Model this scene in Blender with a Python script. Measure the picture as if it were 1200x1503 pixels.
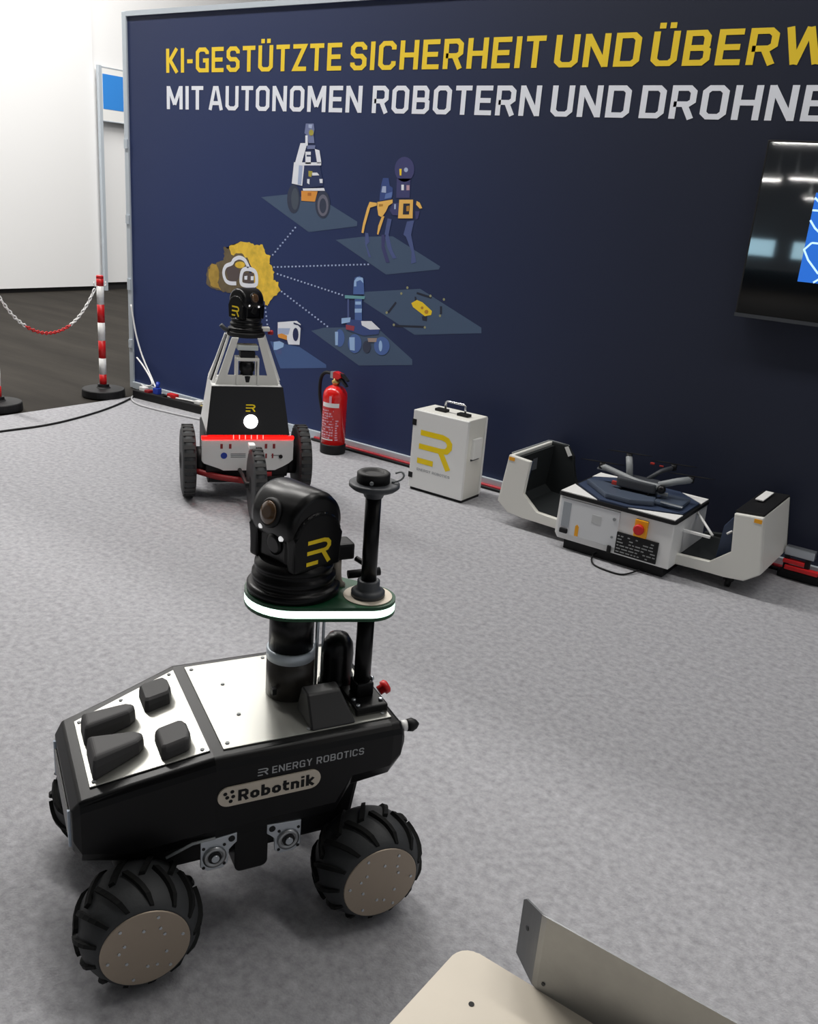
import bpy, bmesh, math, random
from mathutils import Vector, Matrix

scene = bpy.context.scene
for o in list(bpy.data.objects):
    bpy.data.objects.remove(o)
COL = scene.collection

# ---------- camera (phone held at 1.5 m, tilted down and rolled a little)
cd = bpy.data.cameras.new('camera'); cam = bpy.data.objects.new('camera', cd); COL.objects.link(cam)
cd.sensor_fit = 'AUTO'; cd.sensor_width = 36.0; cd.lens = 31.771
cd.clip_start = 0.02; cd.clip_end = 200
CAMR = Matrix(((0.805258, -0.251896, 0.536756), (0.587848, 0.220971, -0.778207), (0.077420, 0.942189, 0.326015)))
cam.matrix_world = Matrix.Translation((0, 0, 1.5)) @ CAMR.to_4x4()
scene.camera = cam

# ---------- light of the hall
w = bpy.data.worlds.new('hall_air'); scene.world = w; w.use_nodes = True
w.node_tree.nodes['Background'].inputs[0].default_value = (0.93, 0.965, 1.0, 1)
w.node_tree.nodes['Background'].inputs[1].default_value = 0.40
vs = scene.view_settings
vs.view_transform = 'Standard'; vs.look = 'None'; vs.gamma = 1.0; vs.use_curve_mapping = False
vs.exposure = 0.0
scene.cycles.use_denoising = True
scene.cycles.max_bounces = 6
LAMP_POWER = 1640.0

# ---------- helpers
def srgb(r, g, b):
    def f(c):
        c /= 255.0
        return c / 12.92 if c <= 0.04045 else ((c + 0.055) / 1.055) ** 2.4
    return (f(r), f(g), f(b), 1.0)
MATS = {}
def mat(name, rgb, rough=0.5, metal=0.0, emit=0.0, spec=0.5, noise=None, bump=None, alpha=None, coat=0.0, ior=1.5):
    """procedural material; noise=(scale, amount, detail, stretch) colour variation, bump=(scale,strength)"""
    if name in MATS: return MATS[name]
    m = bpy.data.materials.new(name); m.use_nodes = True
    nt = m.node_tree; b = nt.nodes['Principled BSDF']
    c = srgb(*rgb)
    b.inputs['Base Color'].default_value = c
    b.inputs['Roughness'].default_value = rough
    b.inputs['Metallic'].default_value = metal
    b.inputs['Specular IOR Level'].default_value = spec
    b.inputs['Coat Weight'].default_value = coat
    b.inputs['IOR'].default_value = ior
    if emit:
        b.inputs['Emission Color'].default_value = c
        b.inputs['Emission Strength'].default_value = emit
    tc = None
    if noise or bump:
        tc = nt.nodes.new('ShaderNodeTexCoord')
    if noise:
        mp = nt.nodes.new('ShaderNodeMapping')
        nt.links.new(tc.outputs['Object'], mp.inputs['Vector'])
        if len(noise) > 3: mp.inputs['Scale'].default_value = noise[3]
        n = nt.nodes.new('ShaderNodeTexNoise'); n.inputs['Scale'].default_value = noise[0]
        n.inputs['Detail'].default_value = noise[2]; n.inputs['Roughness'].default_value = 0.65
        nt.links.new(mp.outputs['Vector'], n.inputs['Vector'])
        r = nt.nodes.new('ShaderNodeMapRange')
        r.inputs[1].default_value = 0.25; r.inputs[2].default_value = 0.75
        r.inputs[3].default_value = 1 - noise[1]; r.inputs[4].default_value = 1 + noise[1]
        nt.links.new(n.outputs['Fac'], r.inputs[0])
        mx = nt.nodes.new('ShaderNodeMix'); mx.data_type = 'RGBA'; mx.blend_type = 'MULTIPLY'
        mx.inputs['Factor'].default_value = 1.0; mx.inputs['A'].default_value = c
        nt.links.new(r.outputs[0], mx.inputs['B']); nt.links.new(mx.outputs['Result'], b.inputs['Base Color'])
    if bump:
        n2 = nt.nodes.new('ShaderNodeTexNoise'); n2.inputs['Scale'].default_value = bump[0]; n2.inputs['Detail'].default_value = 5
        nt.links.new(tc.outputs['Object'], n2.inputs['Vector'])
        bp = nt.nodes.new('ShaderNodeBump'); bp.inputs['Strength'].default_value = bump[1]; bp.inputs['Distance'].default_value = 0.004
        nt.links.new(n2.outputs['Fac'], bp.inputs['Height']); nt.links.new(bp.outputs['Normal'], b.inputs['Normal'])
    MATS[name] = m
    return m

class MB:
    """collects shapes; build() links them as ONE mesh object"""
    def __init__(s): s.bm = bmesh.new(); s.mi = 0
    def _new(s, verts, faces, smooth=False):
        vs_ = [s.bm.verts.new(v) for v in verts]
        out = []
        for f in faces:
            try:
                fc = s.bm.faces.new([vs_[i] for i in f]); fc.material_index = s.mi; fc.smooth = smooth; out.append(fc)
            except ValueError: pass
        return vs_, out
    def box(s, x0, x1, y0, y1, z0, z1, bev=0.0, seg=2):
        v = [(x, y, z) for x in (x0, x1) for y in (y0, y1) for z in (z0, z1)]
        vs_, fs = s._new(v, [(0, 1, 3, 2), (4, 6, 7, 5), (0, 4, 5, 1), (2, 3, 7, 6), (0, 2, 6, 4), (1, 5, 7, 3)])
        if bev:
            es = list({e for f in fs for e in f.edges})
            bmesh.ops.bevel(s.bm, geom=es, offset=bev, segments=seg, profile=0.6, affect='EDGES', material=-1)
        return s
    def prism(s, poly, axis, a0, a1, bev=0.0, seg=2):
        """poly in the two other axes (order x,y / x,z / y,z), extruded along axis"""
        n = len(poly)
        def P(p, a):
            return {'z': (p[0], p[1], a), 'y': (p[0], a, p[1]), 'x': (a, p[0], p[1])}[axis]
        v = [P(p, a0) for p in poly] + [P(p, a1) for p in poly]
        f = [tuple(range(n)), tuple(range(2 * n - 1, n - 1, -1))] + [(i, (i + 1) % n, n + (i + 1) % n, n + i) for i in range(n)]
        vs_, fs = s._new(v, f)
        if bev:
            es = list({e for f in fs for e in f.edges})
            bmesh.ops.bevel(s.bm, geom=es, offset=bev, segments=seg, profile=0.6, affect='EDGES', material=-1)
        return s
    def lathe(s, prof, origin=(0, 0, 0), axis=(0, 0, 1), n=32, smooth=True, cap=True):
        """prof: list of (distance along axis, radius)"""
        ax = Vector(axis).normalized(); o = Vector(origin)
        q = ax.to_track_quat('Z', 'Y'); ex = q @ Vector((1, 0, 0)); ey = q @ Vector((0, 1, 0))
        v = []; f = []
        for (h, r) in prof:
            for k in range(n):
                a = 2 * math.pi * k / n
                v.append(o + ax * h + ex * (r * math.cos(a)) + ey * (r * math.sin(a)))
        m = len(prof)
        for i in range(m - 1):
            for k in range(n):
                k2 = (k + 1) % n
                f.append((i * n + k, i * n + k2, (i + 1) * n + k2, (i + 1) * n + k))
        vs_, fs = s._new(v, f, smooth)
        if cap:
            for base in (0, (m - 1) * n):
                try:
                    fc = s.bm.faces.new([vs_[base + k] for k in range(n)]); fc.material_index = s.mi
                except ValueError: pass
        return s
    def cyl(s, a, b, r, n=20, r2=None, smooth=True):
        a = Vector(a); b = Vector(b); L = (b - a).length
        return s.lathe([(0, r), (L, r if r2 is None else r2)], a, b - a, n, smooth)
    def ball(s, c, r, sx=1, sy=1, sz=1, n=20, m=12):
        v = []; f = []
        for i in range(m + 1):
            t = math.pi * i / m
            for k in range(n):
                a = 2 * math.pi * k / n
                v.append((c[0] + r * sx * math.sin(t) * math.cos(a), c[1] + r * sy * math.sin(t) * math.sin(a), c[2] + r * sz * math.cos(t)))
        for i in range(m):
            for k in range(n):
                f.append((i * n + k, i * n + (k + 1) % n, (i + 1) * n + (k + 1) % n, (i + 1) * n + k))
        vs_, fs = s._new(v, f, True)
        bmesh.ops.remove_doubles(s.bm, verts=vs_, dist=1e-6)
        return s
    def tube(s, pts, r, n=8, closed=False, smooth_path=0):
        P = [Vector(p) for p in pts]
        if smooth_path and len(P) > 2:
            Q = []
            for i in range(len(P) - 1):
                p0 = P[max(i - 1, 0)]; p1 = P[i]; p2 = P[i + 1]; p3 = P[min(i + 2, len(P) - 1)]
                for k in range(smooth_path):
                    t = k / smooth_path
                    Q.append(0.5 * ((2 * p1) + (p2 - p0) * t + (2 * p0 - 5 * p1 + 4 * p2 - p3) * t * t + (3 * p1 - p0 - 3 * p2 + p3) * t ** 3))
            Q.append(P[-1]); P = Q
        v = []; f = []; m = len(P); up = None
        for i, p in enumerate(P):
            if closed: t = P[(i + 1) % m] - P[i - 1]
            else: t = P[min(i + 1, m - 1)] - P[max(i - 1, 0)]
            t.normalize()
            if up is None:
                up = t.orthogonal().normalized()
            up = (up - t * up.dot(t))
            if up.length < 1e-6: up = t.orthogonal()
            up.normalize(); sd = t.cross(up)
            for k in range(n):
                a = 2 * math.pi * k / n
                v.append(p + up * (r * math.cos(a)) + sd * (r * math.sin(a)))
        for i in range(m if closed else m - 1):
            j = (i + 1) % m
            for k in range(n):
                f.append((i * n + k, i * n + (k + 1) % n, j * n + (k + 1) % n, j * n + k))
        if not closed:
            f += [tuple(range(n)), tuple(range((m - 1) * n, m * n))]
        s._new(v, f, True)
        return s
    def loft(s, rings, smooth=False, cap=True):
        n = len(rings[0]); v = [p for r in rings for p in r]; f = []
        for i in range(len(rings) - 1):
            for k in range(n):
                f.append((i * n + k, i * n + (k + 1) % n, (i + 1) * n + (k + 1) % n, (i + 1) * n + k))
        if cap: f += [tuple(range(n)), tuple(range((len(rings) - 1) * n, len(rings) * n))]
        s._new(v, f, smooth); return s
    def poly(s, pts):
        s._new(pts, [tuple(range(len(pts)))]); return s
    def xform(s, M):
        bmesh.ops.transform(s.bm, matrix=M, verts=s.bm.verts); return s
    def build(s, name, mats, parent=None, bevel=0.0, recalc=True, loc=None, rot=None, seg=2):
        if recalc: bmesh.ops.recalc_face_normals(s.bm, faces=s.bm.faces)
        me = bpy.data.meshes.new(name); s.bm.to_mesh(me); s.bm.free()
        for m in (mats if isinstance(mats, (list, tuple)) else [mats]): me.materials.append(m)
        o = bpy.data.objects.new(name, me); COL.objects.link(o)
        if parent is not None: o.parent = parent
        if loc: o.location = loc
        if rot: o.rotation_euler = rot
        if bevel:
            b = o.modifiers.new('bevel', 'BEVEL'); b.width = bevel; b.segments = seg; b.limit_method = 'ANGLE'; b.angle_limit = math.radians(35)
        return o
def build_split(mb, name, mats, parent=None):
    """every separate piece of mb becomes an object of its own"""
    bm = mb.bm; bmesh.ops.recalc_face_normals(bm, faces=bm.faces); seen = set(); out = []
    bm.verts.index_update(); bm.verts.ensure_lookup_table()
    for v0 in bm.verts:
        if v0.index in seen: continue
        stack = [v0]; isl = []; seen.add(v0.index)
        while stack:
            v = stack.pop(); isl.append(v)
            for e in v.link_edges:
                o = e.other_vert(v)
                if o.index not in seen: seen.add(o.index); stack.append(o)
        idx = {v.index: i for i, v in enumerate(isl)}
        fs = {f for v in isl for f in v.link_faces}
        me = bpy.data.meshes.new(name); me.from_pydata([v.co[:] for v in isl], [], [[idx[v.index] for v in f.verts] for f in fs])
        for pl_, f in zip(me.polygons, fs): pl_.use_smooth = f.smooth
        me.materials.append(mats); o = bpy.data.objects.new(name, me); COL.objects.link(o)
        if parent is not None: o.parent = parent
        out.append(o)
    bm.free(); return out
def stuff(o): o['kind'] = 'stuff'; return o
def rounded(x0, x1, y0, y1, r, n=5):
    pts = []
    for cx, cy, a in ((x1 - r, y1 - r, 0), (x0 + r, y1 - r, 90), (x0 + r, y0 + r, 180), (x1 - r, y0 + r, 270)):
        for k in range(n + 1):
            t = math.radians(a + 90 * k / n); pts.append((cx + r * math.cos(t), cy + r * math.sin(t)))
    return pts
def thing(name, label, cat, loc=(0, 0, 0), rotz=0.0, group=None):
    o = bpy.data.objects.new(name, None); COL.objects.link(o); o.empty_display_size = 0.1
    o.location = loc; o.rotation_euler = (0, 0, rotz)
    o['label'] = label; o['category'] = cat
    if group: o['group'] = group
    return o
def tag(o, label, cat, group=None):
    o['label'] = label; o['category'] = cat
    if group: o['group'] = group
    return o
def struct(o, label=None):
    o['kind'] = 'structure'
    if label: o['label'] = label
    return o
def clone(o, parent, loc=None, rot=None):
    c = o.copy(); COL.objects.link(c); c.parent = parent
    if loc: c.location = loc
    if rot: c.rotation_euler = rot
    return c

# ---------- stroke lettering: flat printed or embossed characters
def stroke_quads(pts, wd, closed=False):
    """mitred band along a 2-D polyline -> list of quads"""
    n = len(pts); P = [Vector(p) for p in pts]; L = []; Rr = []
    for i in range(n):
        if closed or 0 < i < n - 1:
            a = (P[i] - P[i - 1]).normalized(); b = (P[(i + 1) % n] - P[i]).normalized()
            na = Vector((-a.y, a.x)); nb = Vector((-b.y, b.x)); m = (na + nb)
            m = m.normalized() if m.length > 1e-6 else na
            k = wd / 2 / max(m.dot(na), 0.4)
        else:
            a = (P[1] - P[0]).normalized() if i == 0 else (P[-1] - P[-2]).normalized()
            m = Vector((-a.y, a.x)); k = wd / 2
        L.append(P[i] + m * k); Rr.append(P[i] - m * k)
    q = []
    for i in range(n if closed else n - 1):
        j = (i + 1) % n
        q.append([tuple(L[i]), tuple(L[j]), tuple(Rr[j]), tuple(Rr[i])])
    return q
def glyph(ch, s):
    """(width, [ (polyline, closed) ]) for cap height 1 and stroke s; squared corners cut at 45 degrees"""
    W = 0.66; a = s / 2; b = W - s / 2; o = s / 2; t = 1 - s / 2; m = 0.5; c = 0.11
    O = [(a + c, o), (b - c, o), (b, o + c), (b, t - c), (b - c, t), (a + c, t), (a, t - c), (a, o + c)]
    U = [(a, 1), (a, o + c), (a + c, o), (b - c, o), (b, o + c), (b, 1)]
    G = {
        'O': (W, [(O, True)]), 'D': (W, [([(a, o), (b - c, o), (b, o + c), (b, t - c), (b - c, t), (a, t)], True)]),
        'U': (W, [(U, False)]),
        'E': (0.58, [([(0.58, t), (a, t), (a, o), (0.58, o)], False), ([(a, m), (0.53, m)], False)]),
        'H': (W, [([(a, 0), (a, 1)], False), ([(b, 0), (b, 1)], False), ([(a, m), (b, m)], False)]),
        'I': (s, [([(a, 0), (a, 1)], False)]), '-': (0.32, [([(0.02, m - .04), (0.30, m - .04)], False)]),
        'T': (0.58, [([(0, t), (0.58, t)], False), ([(0.29, t), (0.29, 0)], False)]),
        'N': (W + .02, [([(a, 0), (a, 1)], False), ([(b + .02, 0), (b + .02, 1)], False), ([(a, .97), (b + .02, .03)], False)]),
        'M': (0.82, [([(a, 0), (a, 1)], False), ([(0.82 - a, 0), (0.82 - a, 1)], False), ([(a + .02, .97), (0.41, .2)], False), ([(0.41, .2), (0.80 - a, .97)], False)]),
        'K': (0.63, [([(a, 0), (a, 1)], False), ([(0.56, 1), (0.21, .52), (0.57, 0)], False), ([(a, .52), (.25, .52)], False)]),
        'Z': (0.58, [([(0.01, t), (0.50, t), (0.09, o), (0.58, o)], False)]),
        'S': (0.62, [([(0.62 - a, .72), (0.62 - a, t - c), (0.62 - a - c, t), (a + c, t), (a, t - c), (a, m + c), (a + c, m), (0.62 - a - c, m), (0.62 - a, m - c), (0.62 - a, o + c), (0.62 - a - c, o), (a + c, o), (a, o + c), (a, .28)], False)]),
        'C': (0.64, [([(0.64 - a, .70), (0.64 - a, t - c), (0.64 - a - c, t), (a + c, t), (a, t - c), (a, o + c), (a + c, o), (0.64 - a - c, o), (0.64 - a, o + c), (0.64 - a, .30)], False)]),
        'G': (0.65, [([(0.65 - a, .73), (0.65 - a, t - c), (0.65 - a - c, t), (a + c, t), (a, t - c), (a, o + c), (a + c, o), (0.65 - a, o), (0.65 - a, m - .02), (.36, m - .02)], False)]),
        'B': (0.65, [([(a, o), (0.65 - a - c, o), (0.65 - a, o + c), (0.65 - a, m - .07), (0.65 - a - .08, m), (0.65 - a - .03, m + .07), (0.65 - a - .03, t - c), (0.65 - a - c, t), (a, t)], True), ([(a, m), (0.65 - a - .08, m)], False)]),
        'R': (0.65, [([(a, 0), (a, t), (0.65 - a - c, t), (0.65 - a, t - c), (0.65 - a, m + .03), (0.65 - a - c, m - .06), (a, m - .06)], False), ([(.36, m - .06), (0.57, 0)], False)]),
        'A': (0.74, [([(0.075, 0), (0.30, t), (0.44, t), (0.665, 0)], False), ([(0.17, .29), (0.57, .29)], False)]),
        'W': (1.02, [([(0.075, 1), (0.275, 0)], False), ([(0.275, 0), (0.51, .98)], False), ([(0.51, .98), (0.745, 0)], False), ([(0.745, 0), (0.945, 1)], False)]),
        'Y': (0.66, [([(0.08, 1), (0.33, .48), (0.58, 1)], False), ([(0.33, .5), (0.33, 0)], False)]),
        # lower case with x-height .70
        'o': (0.58, [([(a + c, o), (.58 - a - c, o), (.58 - a, o + c), (.58 - a, .7 - o - c), (.58 - a - c, .7 - o), (a + c, .7 - o), (a, .7 - o - c), (a, o + c)], True)]),
        'b': (0.58, [([(a, o), (.58 - a - c, o), (.58 - a, o + c), (.58 - a, .7 - o - c), (.58 - a - c, .7 - o), (a, .7 - o)], True), ([(a, .7 - o), (a, 1.02)], False)]),
        't': (0.42, [([(0.14, .95), (0.14, o + c), (.14 + c, o), (.42, o)], False), ([(0, .62), (.42, .62)], False)]),
        'n': (0.56, [([(a, 0), (a, .7 - o), (.56 - a - c, .7 - o), (.56 - a, .7 - o - c), (.56 - a, 0)], False)]),
        'i': (s, [([(a, 0), (a, .7)], False), ([(a, .83), (a, 1.0)], False)]),
        'k': (0.56, [([(a, 0), (a, 1.02)], False), ([(.50, .70), (.18, .36), (.51, 0)], False)]),
    }
    if ch == 'Ü':
        return (W, [(U, False), ([(.12, 1.16), (.28, 1.16)], False), ([(.38, 1.16), (.54, 1.16)], False)])
    return G[ch]
def word_quads(txt, s=0.17, gap=0.13, space=0.36):
    x = 0.0; q = []
    for ch in txt:
        if ch == ' ': x += space; continue
        wd, strokes = glyph(ch, s)
        for si, (pl, cl) in enumerate(strokes):
            for quad in stroke_quads([(px + x, py) for px, py in pl], s, cl): q.append([(p[0], p[1], si * 0.00012) for p in quad])
        x += wd + gap
    return q, x - gap
def logo_quads():
    """the two-letter mark: three bars, upper two joined on the right, a leg going down; box 1 x 1"""
    s = 0.155; q = []; k = 0
    for pl in ([(0.04, .92), (.70, .92), (.84, .88), (.92, .78), (.92, .66), (.84, .55), (.70, .52), (0.02, .52)], [(.66, .52), (.94, .02)], [(0.0, .10), (.48, .10)]):
        q += [[(p[0], p[1], k * 0.00012) for p in qq] for qq in stroke_quads(pl, s)]; k += 1
    return q

# ---------- printed graphics of the banner wall, metres on the wall plane (x, z)
TITLE_A = [('KI-GESTÜTZTE', -5.1701, -3.6776), ('SICHERHEIT', -3.6128, -2.3869), ('UND', -2.3328, -1.8953), ('ÜBERWACHUNG', -1.8408, None)]
TITLE_B = [('MIT', -5.168, -4.8161), ('AUTONOMEN', -4.7654, -3.513), ('ROBOTERN', -3.4399, -2.381), ('UND', -2.3207, -1.9081), ('DROHNEN', -1.8578, None)]
TITLE_Z = [2.1554, 2.2998, 1.9346, 2.0762]
PRINTS = {
 'platform_a': [
  ('tile',0,[(-4.2843,1.441),(-4.0642,1.4703),(-3.7681,1.4548),(-3.4985,1.3538),(-3.5,1.3283),(-3.8737,1.2646)]),
 ],
 'wheeled_robot_picture': [
  ('wheel',2,[(-3.9527,1.4509),(-3.954,1.4254),(-3.9605,1.4019),(-3.9714,1.3828),(-3.9859,1.37),(-4.0024,1.3647),(-4.0194,1.3676),(-4.0351,1.3784),(-4.048,1.396),(-4.0569,1.4187),(-4.0607,1.4442),(-4.0592,1.4699),(-4.0525,1.4934),(-4.0414,1.5123),(-4.0269,1.5247),(-4.0104,1.5296),(-3.9936,1.5265),(-3.9781,1.5158),(-3.9654,1.4984),(-3.9566,1.4761)]),
  ('wheel2',3,[(-3.9644,1.4502),(-3.9649,1.4307),(-3.9684,1.4129),(-3.9745,1.3986),(-3.9827,1.389),(-3.9921,1.3853),(-4.0018,1.3877),(-4.0109,1.3961),(-4.0184,1.4096),(-4.0237,1.4269),(-4.0261,1.4463),(-4.0255,1.4658),(-4.022,1.4836),(-4.0158,1.4978),(-4.0076,1.5072),(-3.9983,1.5108),(-3.9886,1.5083),(-3.9796,1.4999),(-3.9721,1.4865),(-3.9669,1.4694)]),
  ('wheel',2,[(-3.7116,1.4354),(-3.7129,1.4109),(-3.7198,1.3884),(-3.7317,1.37),(-3.7474,1.3576),(-3.7654,1.3524),(-3.784,1.3549),(-3.8013,1.365),(-3.8155,1.3817),(-3.8253,1.4033),(-3.8297,1.4276),(-3.8282,1.4523),(-3.821,1.4748),(-3.8089,1.493),(-3.7931,1.5051),(-3.7751,1.51),(-3.7567,1.5072),(-3.7397,1.4971),(-3.7257,1.4806),(-3.716,1.4593)]),
  ('rim',3,[(-3.7251,1.4293),(-3.7259,1.4103),(-3.7309,1.3927),(-3.7395,1.3784),(-3.7509,1.3688),(-3.764,1.3648),(-3.7775,1.3669),(-3.7901,1.3748),(-3.8005,1.3878),(-3.8077,1.4047),(-3.8109,1.4237),(-3.81,1.4429),(-3.8048,1.4604),(-3.7961,1.4746),(-3.7846,1.484),(-3.7716,1.4878),(-3.7582,1.4856),(-3.7458,1.4777),(-3.7355,1.4648),(-3.7284,1.4481)]),
  ('wheel',4,[(-3.7409,1.4257),(-3.7414,1.4126),(-3.7444,1.4006),(-3.7498,1.3908),(-3.7569,1.3842),(-3.765,1.3816),(-3.7735,1.383),(-3.7814,1.3886),(-3.7879,1.3975),(-3.7925,1.4091),(-3.7946,1.4222),(-3.794,1.4354),(-3.7909,1.4474),(-3.7855,1.4571),(-3.7784,1.4636),(-3.7703,1.4662),(-3.7619,1.4646),(-3.754,1.4591),(-3.7475,1.4502),(-3.743,1.4387)]),
  ('orange',3,[(-3.9455,1.4982),(-3.8142,1.5032),(-3.8324,1.4429),(-3.9425,1.4411)]),
  ('orangedk',4,[(-3.8935,1.4909),(-3.8644,1.4926),(-3.8634,1.4746),(-3.8925,1.4728)]),
  ('white',3,[(-3.9351,1.5118),(-3.7652,1.5239),(-3.7572,1.5091),(-3.9308,1.4991)]),
  ('body',3,[(-3.931,1.6414),(-3.8048,1.6468),(-3.7696,1.5363),(-3.9315,1.512)]),
  ('white',3,[(-4.0129,1.6573),(-3.9278,1.6507),(-3.9396,1.527),(-4.0257,1.5353)]),
  ('paleb',4,[(-3.9714,1.6412),(-3.9419,1.6399),(-3.9473,1.5318),(-3.977,1.5328)]),
  ('white',3,[(-3.9667,1.7657),(-3.9123,1.7673),(-3.9228,1.7344),(-3.95,1.6548),(-4.0052,1.6525)]),
  ('white',4,[(-4.0054,1.6566),(-3.7953,1.6653),(-3.7957,1.6482),(-4.0046,1.6392)]),
  ('white',4,[(-3.9291,1.8093),(-3.911,1.8098),(-3.9064,1.7525),(-3.926,1.7519)]),
  ('white',4,[(-3.8495,1.7368),(-3.8134,1.7306),(-3.7936,1.6614),(-3.8269,1.6575)]),
  ('white',4,[(-3.9242,1.7192),(-3.8808,1.7207),(-3.877,1.6528),(-3.9205,1.651)]),
  ('body',5,[(-3.9124,1.702),(-3.8799,1.7032),(-3.8794,1.6941),(-3.9119,1.6929)]),
  ('grey',4,[(-3.9116,1.7548),(-3.847,1.7569),(-3.8495,1.7368),(-3.9105,1.7348)]),
  ('grey',3,[(-3.9289,1.874),(-3.8681,1.8752),(-3.8592,1.8433),(-3.8645,1.811),(-3.8549,1.7691),(-3.9015,1.7677),(-3.9182,1.8096),(-3.9369,1.8216)]),
  ('paleb',4,[(-3.9071,1.8695),(-3.8785,1.87),(-3.8808,1.8478),(-3.9062,1.8522)]),
  ('olive',5,[(-3.8639,1.8259),(-3.867,1.8158),(-3.8763,1.8093),(-3.8882,1.809),(-3.8982,1.815),(-3.9025,1.825),(-3.8994,1.8351),(-3.89,1.8415),(-3.8781,1.8418),(-3.8681,1.8358)]),
  ('olive',5,[(-3.893,1.614),(-3.8603,1.613),(-3.8693,1.5795),(-3.8913,1.5835)]),
  ('white',5,[(-3.8635,1.6052),(-3.8239,1.6071),(-3.8052,1.5928),(-3.8625,1.5885)]),
  ('white',5,[(-3.9014,1.5676),(-3.8818,1.5686),(-3.8815,1.5379),(-3.9001,1.5446)]),
  ('white',5,[(-3.804,1.5726),(-3.779,1.5739),(-3.7776,1.5511),(-3.799,1.55)]),
 ],
 'platform_b': [
  ('tile',0,[(-3.6577,1.2381),(-3.4564,1.2728),(-3.2335,1.2945),(-2.8908,1.1632),(-2.8992,1.1458),(-3.2625,1.079)]),
 ],
 'walking_robot_picture': [
  ('ghost',1,[(-3.1167,1.6575),(-3.118,1.6374),(-3.1258,1.6188),(-3.1393,1.6036),(-3.1572,1.5934),(-3.1779,1.589),(-3.1993,1.5912),(-3.2192,1.5995),(-3.2358,1.6133),(-3.2472,1.6312),(-3.2524,1.6514),(-3.2509,1.6718),(-3.2428,1.6904),(-3.229,1.7055),(-3.2109,1.7155),(-3.1902,1.7194),(-3.169,1.7171),(-3.1494,1.7086),(-3.1332,1.695),(-3.1219,1.6774)]),
  ('ghost',1,[(-3.2326,1.6041),(-3.1375,1.6089),(-3.1348,1.5074),(-3.2269,1.5017)]),
  ('yellow',2,[(-3.2195,1.6555),(-3.2033,1.6563),(-3.2022,1.6217),(-3.2142,1.6211)]),
  ('paleb',2,[(-3.1593,1.6529),(-3.1613,1.6456),(-3.1678,1.6408),(-3.1765,1.6404),(-3.184,1.6445),(-3.1873,1.6517),(-3.1853,1.659),(-3.1787,1.6638),(-3.1701,1.6642),(-3.1627,1.6601)]),
  ('white',3,[(-3.1977,1.5737),(-3.1801,1.5746),(-3.1773,1.5453),(-3.195,1.5442)]),
  ('pink',3,[(-3.1622,1.5729),(-3.1412,1.5741),(-3.1386,1.5475),(-3.1597,1.5463)]),
  ('blue',1,[(-3.33,1.6019),(-3.2902,1.6039),(-3.2794,1.5638),(-3.2568,1.5542),(-3.2534,1.5164),(-3.2623,1.4941),(-3.3451,1.4779),(-3.3447,1.5164),(-3.3383,1.5715)]),
  ('paleb',2,[(-3.3299,1.5583),(-3.3044,1.5597),(-3.3014,1.5245),(-3.3344,1.5253)]),
  ('bluel',2,[(-3.3045,1.5188),(-3.2585,1.5324),(-3.2594,1.5024),(-3.3094,1.4911)]),
  ('gold',3,[(-3.2046,1.4939),(-3.1094,1.4999),(-3.1033,1.4013),(-3.2047,1.3938)]),
  ('dark',4,[(-3.1743,1.4752),(-3.1284,1.4782),(-3.1299,1.4201),(-3.1724,1.417)]),
  ('golddk',5,[(-3.1518,1.4631),(-3.1309,1.4672),(-3.1316,1.4373),(-3.1492,1.4361)]),
  ('gold',3,[(-3.3594,1.4714),(-3.2512,1.492),(-3.2495,1.473),(-3.2772,1.4575),(-3.2928,1.4261),(-3.3192,1.3909),(-3.3459,1.4001),(-3.3566,1.4383)]),
  ('golddk',4,[(-3.3474,1.4611),(-3.318,1.4631),(-3.3171,1.4521),(-3.3462,1.4474)]),
  ('gold',3,[(-3.4151,1.4689),(-3.3627,1.4668),(-3.3614,1.4519),(-3.4088,1.4376),(-3.4385,1.3369),(-3.4466,1.2936),(-3.462,1.2952),(-3.4546,1.347),(-3.431,1.4333)]),
  ('gold',3,[(-3.3197,1.3965),(-3.3013,1.3978),(-3.325,1.329),(-3.337,1.2942),(-3.3469,1.2962),(-3.3412,1.3445)]),
  ('gold',3,[(-3.0844,1.4945),(-3.0628,1.4878),(-3.0426,1.4597),(-3.0596,1.4558),(-3.086,1.4756)]),
  ('ghost',2,[(-3.2495,1.473),(-3.2065,1.4758),(-3.2041,1.4104),(-3.2436,1.4075),(-3.2678,1.4334)]),
  ('paleb',3,[(-3.2383,1.4683),(-3.226,1.4691),(-3.225,1.4418),(-3.2358,1.4411)]),
  ('ghost2',2,[(-3.4354,1.2974),(-3.4125,1.2964),(-3.3973,1.2493),(-3.4186,1.2302),(-3.3791,1.165),(-3.398,1.1631),(-3.4305,1.2349)]),
  ('ghost2',2,[(-3.2785,1.3884),(-3.2489,1.385),(-3.2634,1.3004),(-3.2262,1.2137),(-3.1936,1.1774),(-3.2224,1.1717),(-3.2643,1.2272),(-3.2927,1.2979),(-3.2833,1.3602)]),
  ('ghost',2,[(-3.3148,1.2961),(-3.2853,1.2986),(-3.2873,1.2364),(-3.2427,1.1498),(-3.2682,1.1444),(-3.3085,1.2231)]),
  ('ghost2',2,[(-3.1405,1.3822),(-3.0918,1.3913),(-3.1054,1.3136),(-3.0763,1.2333),(-3.0557,1.1686),(-3.0902,1.1567),(-3.0928,1.2207),(-3.1398,1.2997),(-3.1587,1.3092)]),
  ('ghost',2,[(-3.0895,1.4403),(-3.0583,1.4425),(-3.0649,1.4042),(-3.0818,1.3975)]),
 ],
 'smoke_cloud_print': [
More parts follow.
